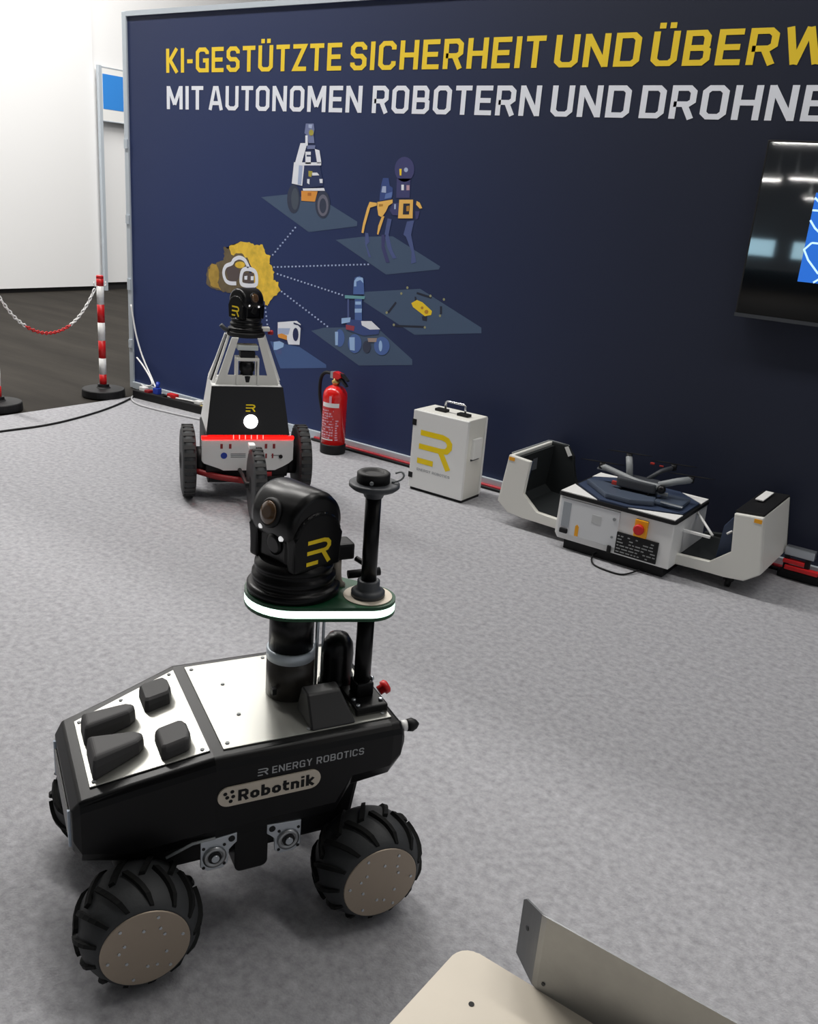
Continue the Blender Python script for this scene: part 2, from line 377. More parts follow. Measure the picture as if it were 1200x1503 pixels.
  ('smokedk',1,[(-4.7711,0.9394),(-4.7681,0.9636),(-4.7553,0.9702),(-4.7385,0.9858),(-4.7228,0.9992),(-4.7199,0.9921),(-4.6918,0.9902),(-4.6859,1.0003),(-4.6782,1.0059),(-4.651,1.0138),(-4.6502,1.0168),(-4.615,1.0255),(-4.6169,1.0371),(-4.6054,1.053),(-4.6155,1.0697),(-4.6049,1.0776),(-4.6195,1.1059),(-4.6047,1.1151),(-4.5936,1.1087),(-4.5674,1.1062),(-4.5749,1.1011),(-4.5546,1.1193),(-4.5446,1.1197),(-4.5349,1.1227),(-4.533,1.1293),(-4.4763,1.1135),(-4.4419,1.0998),(-4.406,1.098),(-4.377,1.0887),(-4.3857,1.0455),(-4.3729,0.9887),(-4.3801,0.9429),(-4.3824,0.9071),(-4.3891,0.9006),(-4.3989,0.8735),(-4.4215,0.8642),(-4.4276,0.8477),(-4.4591,0.8448),(-4.494,0.8384),(-4.5446,0.8224),(-4.5812,0.8192),(-4.5888,0.8266),(-4.6139,0.8167),(-4.6371,0.827),(-4.6801,0.8254),(-4.6931,0.8306),(-4.7258,0.8313),(-4.7531,0.8396),(-4.7742,0.8499),(-4.7826,0.858),(-4.7753,0.8998),(-4.7836,0.9137)]),
  ('smokedk2',2,[(-4.7573,0.9304),(-4.7603,0.9493),(-4.7418,0.9609),(-4.7405,0.9783),(-4.7299,0.9897),(-4.7209,0.991),(-4.6987,0.9925),(-4.6998,0.9875),(-4.6878,0.9924),(-4.6806,0.9897),(-4.6656,0.9675),(-4.66,0.9542),(-4.6564,0.9455),(-4.6569,0.9164),(-4.6541,0.9123),(-4.6601,0.8951),(-4.6716,0.871),(-4.6633,0.8725),(-4.657,0.8527),(-4.6405,0.837),(-4.6378,0.8279),(-4.6538,0.8378),(-4.675,0.8397),(-4.7118,0.84),(-4.739,0.8494),(-4.7391,0.8685),(-4.7535,0.89),(-4.7583,0.9053)]),
  ('smoke',2,[(-4.5636,1.1193),(-4.5462,1.1291),(-4.5165,1.1312),(-4.5228,1.1291),(-4.5061,1.1377),(-4.4818,1.1469),(-4.4738,1.1508),(-4.4578,1.1594),(-4.4488,1.1587),(-4.4187,1.1573),(-4.3967,1.1576),(-4.3893,1.1597),(-4.3784,1.162),(-4.364,1.155),(-4.3466,1.1551),(-4.3435,1.1545),(-4.3318,1.1453),(-4.3109,1.152),(-4.2851,1.1491),(-4.2772,1.157),(-4.2602,1.1576),(-4.2544,1.1459),(-4.2461,1.1326),(-4.2401,1.127),(-4.2393,1.1168),(-4.2315,1.1036),(-4.2187,1.0983),(-4.2062,1.099),(-4.1873,1.0953),(-4.1903,1.0869),(-4.194,1.0772),(-4.1943,1.0621),(-4.1917,1.053),(-4.1975,1.0455),(-4.1756,1.0362),(-4.1665,1.0214),(-4.1666,1.0095),(-4.1494,0.9979),(-4.1589,0.9852),(-4.1573,0.9742),(-4.1558,0.9476),(-4.1429,0.951),(-4.1355,0.9434),(-4.1308,0.939),(-4.1217,0.9423),(-4.1116,0.9407),(-4.1147,0.9202),(-4.109,0.911),(-4.1004,0.9024),(-4.0909,0.8907),(-4.1105,0.8776),(-4.118,0.8697),(-4.1217,0.8582),(-4.1429,0.8514),(-4.1484,0.8502),(-4.1566,0.8411),(-4.1665,0.828),(-4.1757,0.8198),(-4.1796,0.8174),(-4.1882,0.8035),(-4.1918,0.7924),(-4.1983,0.7935),(-4.2001,0.7817),(-4.2184,0.7867),(-4.2239,0.7809),(-4.2271,0.8042),(-4.25,0.816),(-4.2632,0.8315),(-4.2666,0.8446),(-4.2715,0.8512),(-4.2948,0.8696),(-4.3032,0.8746),(-4.3154,0.8975),(-4.3199,0.905),(-4.3315,0.9137),(-4.3358,0.9316),(-4.3499,0.9461),(-4.3492,0.9682),(-4.3494,0.9808),(-4.3534,0.9936),(-4.3456,1.0025),(-4.3578,1.012),(-4.3755,1.034),(-4.3768,1.0358),(-4.3812,1.0485),(-4.394,1.065),(-4.4138,1.0612),(-4.4353,1.0827),(-4.4503,1.0859),(-4.4721,1.0825),(-4.499,1.0816),(-4.5201,1.0636),(-4.5435,1.0692),(-4.5509,1.0879),(-4.5533,1.092),(-4.5622,1.1041)]),
 ],
 'cloud_symbol': [
  ('*white',4,[(-4.4911,0.8897),(-4.5032,0.8885),(-4.5207,0.8865),(-4.5394,0.8851),(-4.5553,0.8854),(-4.5673,0.8873),(-4.5778,0.8904),(-4.5867,0.895),(-4.5945,0.9016),(-4.6014,0.9108),(-4.6073,0.9224),(-4.6112,0.9348),(-4.6125,0.9466),(-4.6108,0.958),(-4.6066,0.9695),(-4.6001,0.9804),(-4.5916,0.9897),(-4.5793,0.9968),(-4.5638,1.0024),(-4.5484,1.0073),(-4.5362,1.0128),(-4.5292,1.019),(-4.5253,1.0256),(-4.5217,1.032),(-4.5155,1.0379),(-4.5057,1.0437),(-4.494,1.0494),(-4.4815,1.054),(-4.4694,1.0568),(-4.4574,1.0573),(-4.4451,1.056),(-4.4333,1.0534),(-4.4233,1.0499),(-4.4152,1.0453),(-4.4087,1.0394),(-4.403,1.033),(-4.3977,1.0268),(-4.3924,1.0203),(-4.3875,1.0133),(-4.3833,1.0071),(-4.3804,1.0028)],0.0253,False),
  ('*white',4,[(-4.434,0.9772),(-4.4233,0.9851),(-4.4097,0.9901),(-4.3948,0.993),(-4.3802,0.9943),(-4.365,0.9943),(-4.3489,0.9926),(-4.3339,0.989),(-4.3221,0.9833),(-4.3141,0.9746),(-4.3086,0.9633),(-4.3055,0.9511),(-4.3043,0.9395),(-4.3036,0.9282),(-4.3041,0.9165),(-4.3085,0.9058),(-4.3195,0.8977),(-4.3418,0.8921),(-4.3728,0.8885),(-4.4043,0.8871),(-4.4276,0.8882),(-4.44,0.8921),(-4.4463,0.8986),(-4.4486,0.9073),(-4.4494,0.9177),(-4.449,0.9315),(-4.4464,0.9482),(-4.4414,0.9646)],0.0275,True),
  ('smokehole',3,[(-4.5913,0.9722),(-4.5318,1.0016),(-4.4635,0.9798),(-4.4624,0.9337),(-4.4955,0.8951),(-4.5641,0.8961)]),
  ('smoke',3,[(-4.413,1.0166),(-4.419,1.0053),(-4.436,0.9956),(-4.4595,0.9903),(-4.4832,0.9907),(-4.5008,0.9969),(-4.5074,1.007),(-4.5013,1.0185),(-4.4841,1.0281),(-4.4605,1.0333),(-4.4369,1.0328),(-4.4196,1.0267)]),
  ('smokehole',3,[(-4.4294,0.9632),(-4.33,0.9739),(-4.3281,0.9111),(-4.4279,0.8998)]),
  ('white',5,[(-4.4164,0.9445),(-4.389,0.9503),(-4.3908,0.9242),(-4.4158,0.9226)]),
  ('white',5,[(-4.3582,0.9508),(-4.3311,0.9537),(-4.3328,0.9278),(-4.3575,0.925)]),
 ],
 'platform_c': [
  ('tile',0,[(-3.4201,0.9618),(-3.0147,1.0276),(-2.5868,0.8694),(-2.5832,0.8397),(-3.028,0.7662),(-3.4158,0.9069)]),
 ],
 'platform_d': [
  ('tile',0,[(-3.8201,0.6754),(-3.7166,0.7098),(-3.3084,0.7721),(-3.0311,0.6232),(-3.028,0.5912),(-3.423,0.523)]),
 ],
 'drone_picture': [
  ('yellow',2,[(-3.0677,0.9413),(-3.0306,0.9637),(-2.9908,0.9554),(-2.9206,0.9157),(-2.9237,0.8931),(-2.9665,0.8803),(-3.0544,0.9206)]),
  ('golddk',3,[(-2.9441,0.9082),(-2.9474,0.8996),(-2.957,0.895),(-2.9672,0.897),(-2.9722,0.9045),(-2.9689,0.913),(-2.9593,0.9176),(-2.949,0.9156)]),
  ('golddk',3,[(-2.9796,0.9257),(-2.982,0.9195),(-2.9891,0.9161),(-2.9966,0.9176),(-3.0003,0.9231),(-2.9978,0.9293),(-2.9907,0.9327),(-2.9832,0.9312)]),
  ('dark',1,[(-3.1814,0.9361),(-3.1715,0.9283),(-3.2214,0.8626),(-3.2359,0.8681)]),
  ('dark',1,[(-3.1694,0.8036),(-2.9666,0.8265),(-2.9654,0.8141),(-3.1683,0.7918)]),
  ('dark',1,[(-3.035,1.0075),(-2.9288,0.9939),(-2.933,0.982),(-3.0371,0.9958)]),
  ('dark',1,[(-2.8696,0.9487),(-2.8558,0.9504),(-2.8511,0.9072),(-2.865,0.9053)]),
  ('dark',1,[(-3.0489,0.9793),(-3.0379,0.9806),(-3.0302,0.9594),(-3.0441,0.9532)]),
  ('dark',1,[(-2.9885,0.8773),(-2.9502,0.8825),(-2.9494,0.854),(-2.9806,0.8542)]),
  ('paleo',2,[(-3.0957,1.0243),(-3.0976,1.0187),(-3.1031,1.0158),(-3.1091,1.0174),(-3.112,1.0224),(-3.1101,1.028),(-3.1046,1.0309),(-3.0986,1.0294)]),
  ('paleo',2,[(-3.1353,0.9867),(-3.1372,0.981),(-3.1428,0.9781),(-3.1488,0.9796),(-3.1517,0.9847),(-3.1498,0.9904),(-3.1442,0.9933),(-3.1382,0.9918)]),
  ('paleo',2,[(-2.9321,0.9979),(-2.9339,0.9923),(-2.9392,0.9895),(-2.945,0.991),(-2.9479,0.9959),(-2.9461,1.0015),(-2.9408,1.0043),(-2.935,1.0028)]),
  ('paleo',2,[(-2.8394,0.99),(-2.841,0.9845),(-2.8463,0.9817),(-2.852,0.9832),(-2.8548,0.9881),(-2.8531,0.9936),(-2.8479,0.9964),(-2.8422,0.9949)]),
  ('paleo',2,[(-2.8562,0.8977),(-2.858,0.8921),(-2.8632,0.8892),(-2.869,0.8906),(-2.8718,0.8956),(-2.8701,0.9012),(-2.8648,0.9041),(-2.8591,0.9026)]),
  ('paleo',2,[(-2.9522,0.8195),(-2.954,0.8138),(-2.9595,0.8108),(-2.9653,0.8122),(-2.9682,0.8173),(-2.9664,0.823),(-2.961,0.826),(-2.9551,0.8246)]),
  ('paleo',2,[(-3.1725,0.8032),(-3.1744,0.7974),(-3.1802,0.7943),(-3.1863,0.7957),(-3.1893,0.8009),(-3.1873,0.8067),(-3.1816,0.8098),(-3.1754,0.8084)]),
  ('paleo',2,[(-3.2307,0.866),(-3.2327,0.8602),(-3.2385,0.8571),(-3.2447,0.8586),(-3.2476,0.8638),(-3.2456,0.8696),(-3.2398,0.8727),(-3.2337,0.8712)]),
 ],
 'rover_picture': [
  ('rblue',2,[(-3.547,0.6712),(-3.5477,0.6545),(-3.552,0.6388),(-3.5595,0.6256),(-3.5695,0.6164),(-3.5811,0.612),(-3.593,0.6128),(-3.6041,0.6188),(-3.6134,0.6295),(-3.6198,0.6437),(-3.6228,0.66),(-3.622,0.6769),(-3.6176,0.6926),(-3.61,0.7056),(-3.5999,0.7147),(-3.5884,0.719),(-3.5766,0.718),(-3.5655,0.712),(-3.5564,0.7014),(-3.55,0.6874)]),
  ('rpale',3,[(-3.6254,0.6985),(-3.6,0.7021),(-3.597,0.62),(-3.6173,0.6169)]),
  ('rblue',4,[(-3.4113,0.6579),(-3.4125,0.64),(-3.4187,0.623),(-3.4293,0.6085),(-3.4434,0.5981),(-3.4595,0.5927),(-3.4761,0.5929),(-3.4916,0.5988),(-3.5043,0.6097),(-3.5131,0.6245),(-3.517,0.6419),(-3.5156,0.66),(-3.5092,0.6771),(-3.4984,0.6914),(-3.4842,0.7016),(-3.4681,0.7068),(-3.4516,0.7064),(-3.4364,0.7005),(-3.4238,0.6897),(-3.4152,0.675)]),
  ('rpale',5,[(-3.5099,0.6815),(-3.4666,0.6879),(-3.4606,0.6071),(-3.4982,0.606)]),
  ('rblue',4,[(-3.1998,0.6759),(-3.2011,0.6589),(-3.208,0.6427),(-3.2197,0.6288),(-3.2352,0.6186),(-3.2529,0.6131),(-3.2712,0.6129),(-3.2882,0.618),(-3.3022,0.628),(-3.3119,0.6418),(-3.3161,0.6581),(-3.3146,0.6752),(-3.3075,0.6915),(-3.2956,0.7054),(-3.2799,0.7154),(-3.2622,0.7207),(-3.244,0.7207),(-3.2273,0.7155),(-3.2135,0.7056),(-3.204,0.692)]),
  ('rpale',5,[(-3.2539,0.6676),(-3.2537,0.6577),(-3.2548,0.6485),(-3.2571,0.641),(-3.2604,0.6358),(-3.2643,0.6336),(-3.2685,0.6346),(-3.2726,0.6385),(-3.2761,0.6452),(-3.2787,0.6538),(-3.2802,0.6636),(-3.2804,0.6735),(-3.2793,0.6827),(-3.277,0.6902),(-3.2737,0.6953),(-3.2697,0.6974),(-3.2655,0.6965),(-3.2615,0.6925),(-3.258,0.6859),(-3.2554,0.6774)]),
  ('wheel',4,[(-3.3397,0.6497),(-3.3403,0.6383),(-3.3439,0.6275),(-3.3501,0.6184),(-3.3583,0.6118),(-3.3678,0.6085),(-3.3776,0.6088),(-3.3867,0.6126),(-3.3943,0.6196),(-3.3995,0.6291),(-3.4019,0.6402),(-3.4013,0.6517),(-3.3976,0.6625),(-3.3914,0.6716),(-3.3831,0.678),(-3.3736,0.6812),(-3.3639,0.6809),(-3.3548,0.6771),(-3.3473,0.6701),(-3.3421,0.6607)]),
  ('tan',5,[(-3.3688,0.6975),(-3.297,0.7082),(-3.301,0.684),(-3.3609,0.675)]),
  ('rdark',5,[(-3.5426,0.7869),(-3.4071,0.7959),(-3.2836,0.7616),(-3.2871,0.7331),(-3.4002,0.7072),(-3.5255,0.7224)]),
  ('white',6,[(-3.4251,0.7906),(-3.3469,0.8013),(-3.2777,0.7625),(-3.3548,0.7496),(-3.417,0.7663)]),
  ('redp',7,[(-3.5403,0.7539),(-3.4716,0.7539),(-3.4756,0.7248),(-3.5382,0.7254)]),
  ('rpale',6,[(-3.5779,0.7869),(-3.5062,0.8014),(-3.5103,0.7723),(-3.5756,0.7537)]),
  ('rblue',3,[(-3.4842,0.9217),(-3.4296,0.9283),(-3.4192,0.7943),(-3.4741,0.7868)]),
  ('rpale',4,[(-3.4788,0.899),(-3.4339,0.9046),(-3.4325,0.8862),(-3.4774,0.8805)]),
  ('rpale',4,[(-3.4793,0.8568),(-3.4246,0.8638),(-3.4253,0.8404),(-3.4776,0.8335)]),
  ('teal',5,[(-3.5613,0.9263),(-3.4062,0.9386),(-3.4109,0.9214),(-3.56,0.9077)]),
  ('rblue',4,[(-3.4927,1.0365),(-3.4572,1.0495),(-3.4262,1.0392),(-3.4131,0.9488),(-3.4977,0.9387),(-3.4989,1.0035)]),
  ('rpale',5,[(-3.4748,1.0412),(-3.4325,1.0431),(-3.4241,1.012),(-3.4495,1.0275),(-3.4789,1.015),(-3.4768,0.9875),(-3.4951,0.9854),(-3.495,1.0178)]),
  ('ghost2',3,[(-3.5411,0.9053),(-3.5263,0.9072),(-3.5182,0.795),(-3.533,0.793)]),
 ],
 'platform_e': [
  ('tile2',0,[(-4.1722,0.5589),(-3.9123,0.5604),(-3.6839,0.4849),(-3.6826,0.4642),(-4.0729,0.3964)]),
 ],
 'camera_picture': [
  ('white',2,[(-4.1081,0.6891),(-3.9457,0.7207),(-3.9103,0.7048),(-3.9091,0.6819),(-3.913,0.5743),(-4.0084,0.5622),(-4.0226,0.5907),(-4.1047,0.607)]),
  ('paleb',3,[(-4.1033,0.6521),(-3.9972,0.6671),(-4.0002,0.662),(-4.0113,0.6253),(-4.1017,0.6122)]),
  ('orange',4,[(-4.1049,0.6117),(-4.0695,0.6239),(-4.0238,0.6165),(-4.0225,0.5884),(-4.0976,0.5938)]),
  ('navy',4,[(-3.9246,0.6379),(-3.9257,0.6217),(-3.9303,0.6073),(-3.9378,0.597),(-3.947,0.5924),(-3.9565,0.5942),(-3.965,0.6021),(-3.971,0.615),(-3.9736,0.6308),(-3.9725,0.6472),(-3.9678,0.6615),(-3.9603,0.6717),(-3.9511,0.6762),(-3.9416,0.6743),(-3.9333,0.6664),(-3.9273,0.6537)]),
  ('navy',4,[(-3.9705,0.7081),(-3.9132,0.6998),(-3.8868,0.6758),(-3.8992,0.6741),(-3.9318,0.6949),(-3.9699,0.6966)]),
  ('rpale',2,[(-4.139,0.5591),(-4.0869,0.5717),(-4.0474,0.5634),(-4.0528,0.5388),(-4.1106,0.5108),(-4.137,0.5067)]),
  ('ghost2',2,[(-4.1172,0.5097),(-4.0684,0.5221),(-4.067,0.4889),(-4.1097,0.4869)]),
 ],
 'dotted_links': [
  ('dot',1,[(-4.1759,1.1069),(-4.1623,1.1082),(-4.1619,1.0986),(-4.1755,1.0973)]),
  ('dot',1,[(-4.1549,1.1273),(-4.1414,1.1286),(-4.141,1.1191),(-4.1546,1.1178)]),
  ('dot',1,[(-4.1341,1.1476),(-4.1206,1.1488),(-4.1202,1.1394),(-4.1337,1.1381)]),
  ('dot',1,[(-4.1134,1.1678),(-4.1,1.169),(-4.0996,1.1596),(-4.113,1.1584)]),
  ('dot',1,[(-4.0928,1.1878),(-4.0795,1.189),(-4.0791,1.1796),(-4.0924,1.1785)]),
  ('dot',1,[(-4.0724,1.2078),(-4.0591,1.2089),(-4.0587,1.1996),(-4.072,1.1984)]),
  ('dot',1,[(-4.0521,1.2276),(-4.0389,1.2287),(-4.0384,1.2194),(-4.0516,1.2183)]),
  ('dot',1,[(-4.0319,1.2473),(-4.0187,1.2483),(-4.0183,1.2391),(-4.0314,1.238)]),
  ('dot',1,[(-4.0118,1.2668),(-3.9987,1.2679),(-3.9983,1.2587),(-4.0114,1.2576)]),
  ('dot',1,[(-3.9918,1.2863),(-3.9788,1.2873),(-3.9784,1.2781),(-3.9914,1.2771)]),
  ('dot',1,[(-4.1611,1.0332),(-4.1475,1.0346),(-4.1471,1.025),(-4.1607,1.0235)]),
  ('dot',1,[(-4.1297,1.037),(-4.1162,1.0384),(-4.1158,1.0289),(-4.1293,1.0274)]),
  ('dot',1,[(-4.0985,1.0409),(-4.0851,1.0422),(-4.0847,1.0327),(-4.0981,1.0313)]),
  ('dot',1,[(-4.0675,1.0447),(-4.0542,1.0461),(-4.0537,1.0366),(-4.0671,1.0352)]),
  ('dot',1,[(-4.0367,1.0485),(-4.0234,1.0498),(-4.023,1.0404),(-4.0363,1.039)]),
  ('dot',1,[(-4.0061,1.0523),(-3.9929,1.0536),(-3.9925,1.0442),(-4.0057,1.0428)]),
  ('dot',1,[(-3.9757,1.056),(-3.9626,1.0574),(-3.9621,1.0479),(-3.9752,1.0466)]),
  ('dot',1,[(-3.9455,1.0597),(-3.9324,1.0611),(-3.9319,1.0517),(-3.945,1.0503)]),
  ('dot',1,[(-3.9154,1.0634),(-3.9025,1.0648),(-3.902,1.0554),(-3.9149,1.0541)]),
  ('dot',1,[(-3.8856,1.0671),(-3.8727,1.0684),(-3.8722,1.0591),(-3.8851,1.0578)]),
  ('dot',1,[(-3.8559,1.0708),(-3.8431,1.0721),(-3.8426,1.0628),(-3.8554,1.0615)]),
  ('dot',1,[(-3.8264,1.0744),(-3.8137,1.0757),(-3.8131,1.0665),(-3.8259,1.0651)]),
  ('dot',1,[(-3.7971,1.078),(-3.7844,1.0793),(-3.7839,1.0701),(-3.7966,1.0688)]),
  ('dot',1,[(-3.768,1.0816),(-3.7554,1.0829),(-3.7548,1.0737),(-3.7674,1.0724)]),
  ('dot',1,[(-3.739,1.0852),(-3.7265,1.0865),(-3.7259,1.0773),(-3.7384,1.076)]),
  ('dot',1,[(-3.7102,1.0887),(-3.6978,1.09),(-3.6972,1.0809),(-3.7096,1.0796)]),
  ('dot',1,[(-3.6816,1.0923),(-3.6693,1.0935),(-3.6687,1.0844),(-3.681,1.0831)]),
  ('dot',1,[(-3.6532,1.0958),(-3.6409,1.097),(-3.6403,1.0879),(-3.6526,1.0867)]),
  ('dot',1,[(-3.6249,1.0992),(-3.6127,1.1005),(-3.6121,1.0914),(-3.6243,1.0902)]),
  ('dot',1,[(-3.5968,1.1027),(-3.5847,1.1039),(-3.584,1.0949),(-3.5962,1.0937)]),
  ('dot',1,[(-3.5689,1.1062),(-3.5568,1.1074),(-3.5562,1.0984),(-3.5682,1.0972)]),
  ('dot',1,[(-3.5411,1.1096),(-3.5291,1.1108),(-3.5285,1.1018),(-3.5405,1.1006)]),
  ('dot',1,[(-3.5135,1.113),(-3.5016,1.1142),(-3.5009,1.1053),(-3.5129,1.104)]),
  ('dot',1,[(-3.4861,1.1164),(-3.4742,1.1176),(-3.4736,1.1087),(-3.4854,1.1074)]),
  ('dot',1,[(-3.4588,1.1197),(-3.447,1.1209),(-3.4463,1.112),(-3.4581,1.1108)]),
  ('dot',1,[(-3.4317,1.1231),(-3.42,1.1242),(-3.4193,1.1154),(-3.431,1.1142)]),
  ('dot',1,[(-3.4047,1.1264),(-3.3931,1.1276),(-3.3924,1.1187),(-3.404,1.1176)]),
  ('dot',1,[(-4.1298,0.9945),(-4.1162,0.9959),(-4.1158,0.9863),(-4.1294,0.9849)]),
  ('dot',1,[(-4.1,0.9908),(-4.0865,0.9923),(-4.0861,0.9827),(-4.0996,0.9812)]),
  ('dot',1,[(-4.0704,0.9872),(-4.057,0.9887),(-4.0566,0.9791),(-4.07,0.9776)]),
  ('dot',1,[(-4.0409,0.9836),(-4.0276,0.9851),(-4.0271,0.9755),(-4.0405,0.9741)]),
  ('dot',1,[(-4.0116,0.98),(-3.9983,0.9815),(-3.9979,0.972),(-4.0112,0.9705)]),
  ('dot',1,[(-3.9825,0.9764),(-3.9692,0.9779),(-3.9688,0.9684),(-3.982,0.9669)]),
  ('dot',1,[(-3.9534,0.9729),(-3.9403,0.9744),(-3.9398,0.9649),(-3.953,0.9634)]),
  ('dot',1,[(-3.9246,0.9694),(-3.9115,0.9708),(-3.911,0.9614),(-3.9241,0.9599)]),
  ('dot',1,[(-3.8958,0.9658),(-3.8828,0.9673),(-3.8823,0.9579),(-3.8953,0.9564)]),
  ('dot',1,[(-3.8673,0.9623),(-3.8543,0.9638),(-3.8538,0.9544),(-3.8667,0.9529)]),
  ('dot',1,[(-3.8388,0.9589),(-3.826,0.9603),(-3.8254,0.9509),(-3.8383,0.9495)]),
  ('dot',1,[(-3.8105,0.9554),(-3.7977,0.9569),(-3.7972,0.9475),(-3.81,0.946)]),
  ('dot',1,[(-3.7824,0.9519),(-3.7697,0.9534),(-3.7691,0.9441),(-3.7818,0.9426)]),
  ('dot',1,[(-3.7544,0.9485),(-3.7417,0.95),(-3.7412,0.9407),(-3.7538,0.9392)]),
  ('dot',1,[(-3.7265,0.9451),(-3.7139,0.9466),(-3.7133,0.9373),(-3.7259,0.9358)]),
  ('dot',1,[(-3.6988,0.9417),(-3.6863,0.9432),(-3.6857,0.9339),(-3.6982,0.9324)]),
  ('dot',1,[(-3.6712,0.9383),(-3.6587,0.9398),(-3.6581,0.9305),(-3.6706,0.9291)]),
  ('dot',1,[(-3.6437,0.935),(-3.6314,0.9364),(-3.6307,0.9272),(-3.6431,0.9257)]),
  ('dot',1,[(-3.6164,0.9316),(-3.6041,0.9331),(-3.6035,0.9239),(-3.6158,0.9224)]),
  ('dot',1,[(-3.5892,0.9283),(-3.577,0.9298),(-3.5763,0.9206),(-3.5886,0.9191)]),
  ('dot',1,[(-4.0898,0.8894),(-4.0762,0.891),(-4.0758,0.8813),(-4.0894,0.8797)]),
  ('dot',1,[(-4.0629,0.8782),(-4.0494,0.8798),(-4.0489,0.8701),(-4.0624,0.8685)]),
  ('dot',1,[(-4.036,0.867),(-4.0226,0.8687),(-4.0221,0.859),(-4.0356,0.8574)]),
  ('dot',1,[(-4.0093,0.8559),(-3.9959,0.8576),(-3.9955,0.8479),(-4.0088,0.8463)]),
  ('dot',1,[(-3.9827,0.8449),(-3.9693,0.8465),(-3.9689,0.8369),(-3.9822,0.8352)]),
  ('dot',1,[(-3.9561,0.8339),(-3.9429,0.8355),(-3.9424,0.8259),(-3.9557,0.8242)]),
  ('dot',1,[(-3.9297,0.8229),(-3.9165,0.8245),(-3.916,0.8149),(-3.9292,0.8132)]),
  ('dot',1,[(-3.9034,0.8119),(-3.8902,0.8136),(-3.8897,0.804),(-3.9029,0.8023)]),
  ('dot',1,[(-3.8771,0.801),(-3.8641,0.8027),(-3.8635,0.7931),(-3.8766,0.7914)]),
  ('dot',1,[(-3.851,0.7902),(-3.838,0.7919),(-3.8374,0.7823),(-3.8505,0.7806)]),
  ('dot',1,[(-3.8249,0.7793),(-3.812,0.7811),(-3.8114,0.7715),(-3.8244,0.7698)]),
  ('dot',1,[(-3.799,0.7686),(-3.7861,0.7703),(-3.7855,0.7607),(-3.7984,0.759)]),
  ('dot',1,[(-3.7732,0.7578),(-3.7603,0.7596),(-3.7597,0.75),(-3.7726,0.7483)]),
  ('dot',1,[(-3.7474,0.7471),(-3.7346,0.7489),(-3.734,0.7394),(-3.7468,0.7376)]),
  ('dot',1,[(-3.7217,0.7365),(-3.709,0.7382),(-3.7084,0.7287),(-3.7211,0.7269)]),
  ('dot',1,[(-3.6962,0.7258),(-3.6835,0.7276),(-3.6829,0.7181),(-3.6956,0.7163)]),
  ('dot',1,[(-4.2299,0.7692),(-4.2159,0.771),(-4.2155,0.7611),(-4.2296,0.7593)]),
  ('dot',1,[(-4.2244,0.7439),(-4.2104,0.7457),(-4.21,0.7357),(-4.2241,0.7339)]),
  ('dot',1,[(-4.2189,0.7184),(-4.2049,0.7203),(-4.2045,0.7103),(-4.2185,0.7084)]),
  ('dot',1,[(-4.2134,0.693),(-4.1993,0.6949),(-4.199,0.6849),(-4.213,0.6829)]),
  ('dot',1,[(-4.2079,0.6674),(-4.1938,0.6694),(-4.1934,0.6594),(-4.2075,0.6574)]),
 ],
}

# ---------- materials
M_carpet = mat('carpet_felt', (165, 165, 169), 0.95, spec=0.1, noise=(42.0, 0.30, 12.0), bump=(200, 0.5))
M_hallfloor = mat('hall_floor', (48, 45, 41), 0.85, spec=0.15, noise=(1.6, 0.4, 6.0, (0.35, 2.2, 1)))
M_white = mat('white_paint', (243, 243, 243), 0.6)
M_whiteplastic = mat('white_lacquer', (240, 240, 238), 0.35)
M_shell = mat('off_white_shell', (230, 229, 222), 0.42)
M_alu = mat('aluminium', (196, 202, 208), 0.35, metal=0.9)
M_aluw = mat('anodised_profile', (205, 214, 222), 0.45, metal=0.35)
M_steel = mat('brushed_steel', (158, 160, 162), 0.34, metal=0.9, noise=(30, 0.06, 4, (1, 14, 1)))
M_plate = mat('polished_lid', (178, 178, 172), 0.36, metal=0.75)
M_disc = mat('wheel_disc_metal', (168, 154, 138), 0.45, metal=0.55)
M_black = mat('black_lacquer', (7, 7, 9), 0.34, spec=0.25)
M_blackm = mat('black_matt', (16, 16, 18), 0.55, spec=0.35)
M_blackg = mat('black_gloss', (7, 7, 9), 0.32, spec=0.35)
M_foam = mat('charcoal_rubber_cover', (60, 59, 60), 0.62)
M_rubber = mat('tyre_rubber', (48, 50, 52), 0.62, bump=(90, 0.2))
M_lug = mat('tyre_lug_rubber', (15, 16, 16), 0.75, spec=0.25)
M_grey = mat('mid_grey_plastic', (140, 144, 146), 0.5)
M_dgrey = mat('dark_grey_plastic', (60, 63, 68), 0.5)
M_slate = mat('slate_lining', (52, 64, 88), 0.5)
M_green = mat('dark_lining', (24, 29, 31), 0.7)
M_red = mat('signal_red', (206, 24, 26), 0.4)
M_extred = mat('extinguisher_red', (222, 24, 22), 0.22, coat=0.4)
M_yellow = mat('logo_yellow', (255, 220, 10), 0.45)
M_orange = mat('warning_orange', (245, 170, 20), 0.5)
M_brass = mat('brass', (214, 178, 110), 0.3, metal=0.9)
M_blue = mat('socket_blue', (28, 62, 170), 0.4)
M_signblue = mat('sign_blue', (52, 138, 222), 0.5)
M_white_led = mat('white_lamp', (255, 255, 255), 0.3, emit=6.0)
M_green_led = mat('pale_green_light_band', (214, 255, 232), 0.3, emit=2.2)
M_red_led = mat('red_light_strip', (255, 6, 3), 0.3, emit=6.0)
M_pinklabel = mat('label_print', (236, 170, 186), 0.5)
M_lens = mat('lens_amber', (92, 68, 46), 0.12, spec=0.8)
M_beige = mat('beige_laminate', (232, 222, 205), 0.4, noise=(3.5, 0.05, 5))
M_txtgrey = mat('grey_lettering', (168, 170, 172), 0.5)
M_badge = mat('badge_metal', (206, 196, 180), 0.4, metal=0.3)

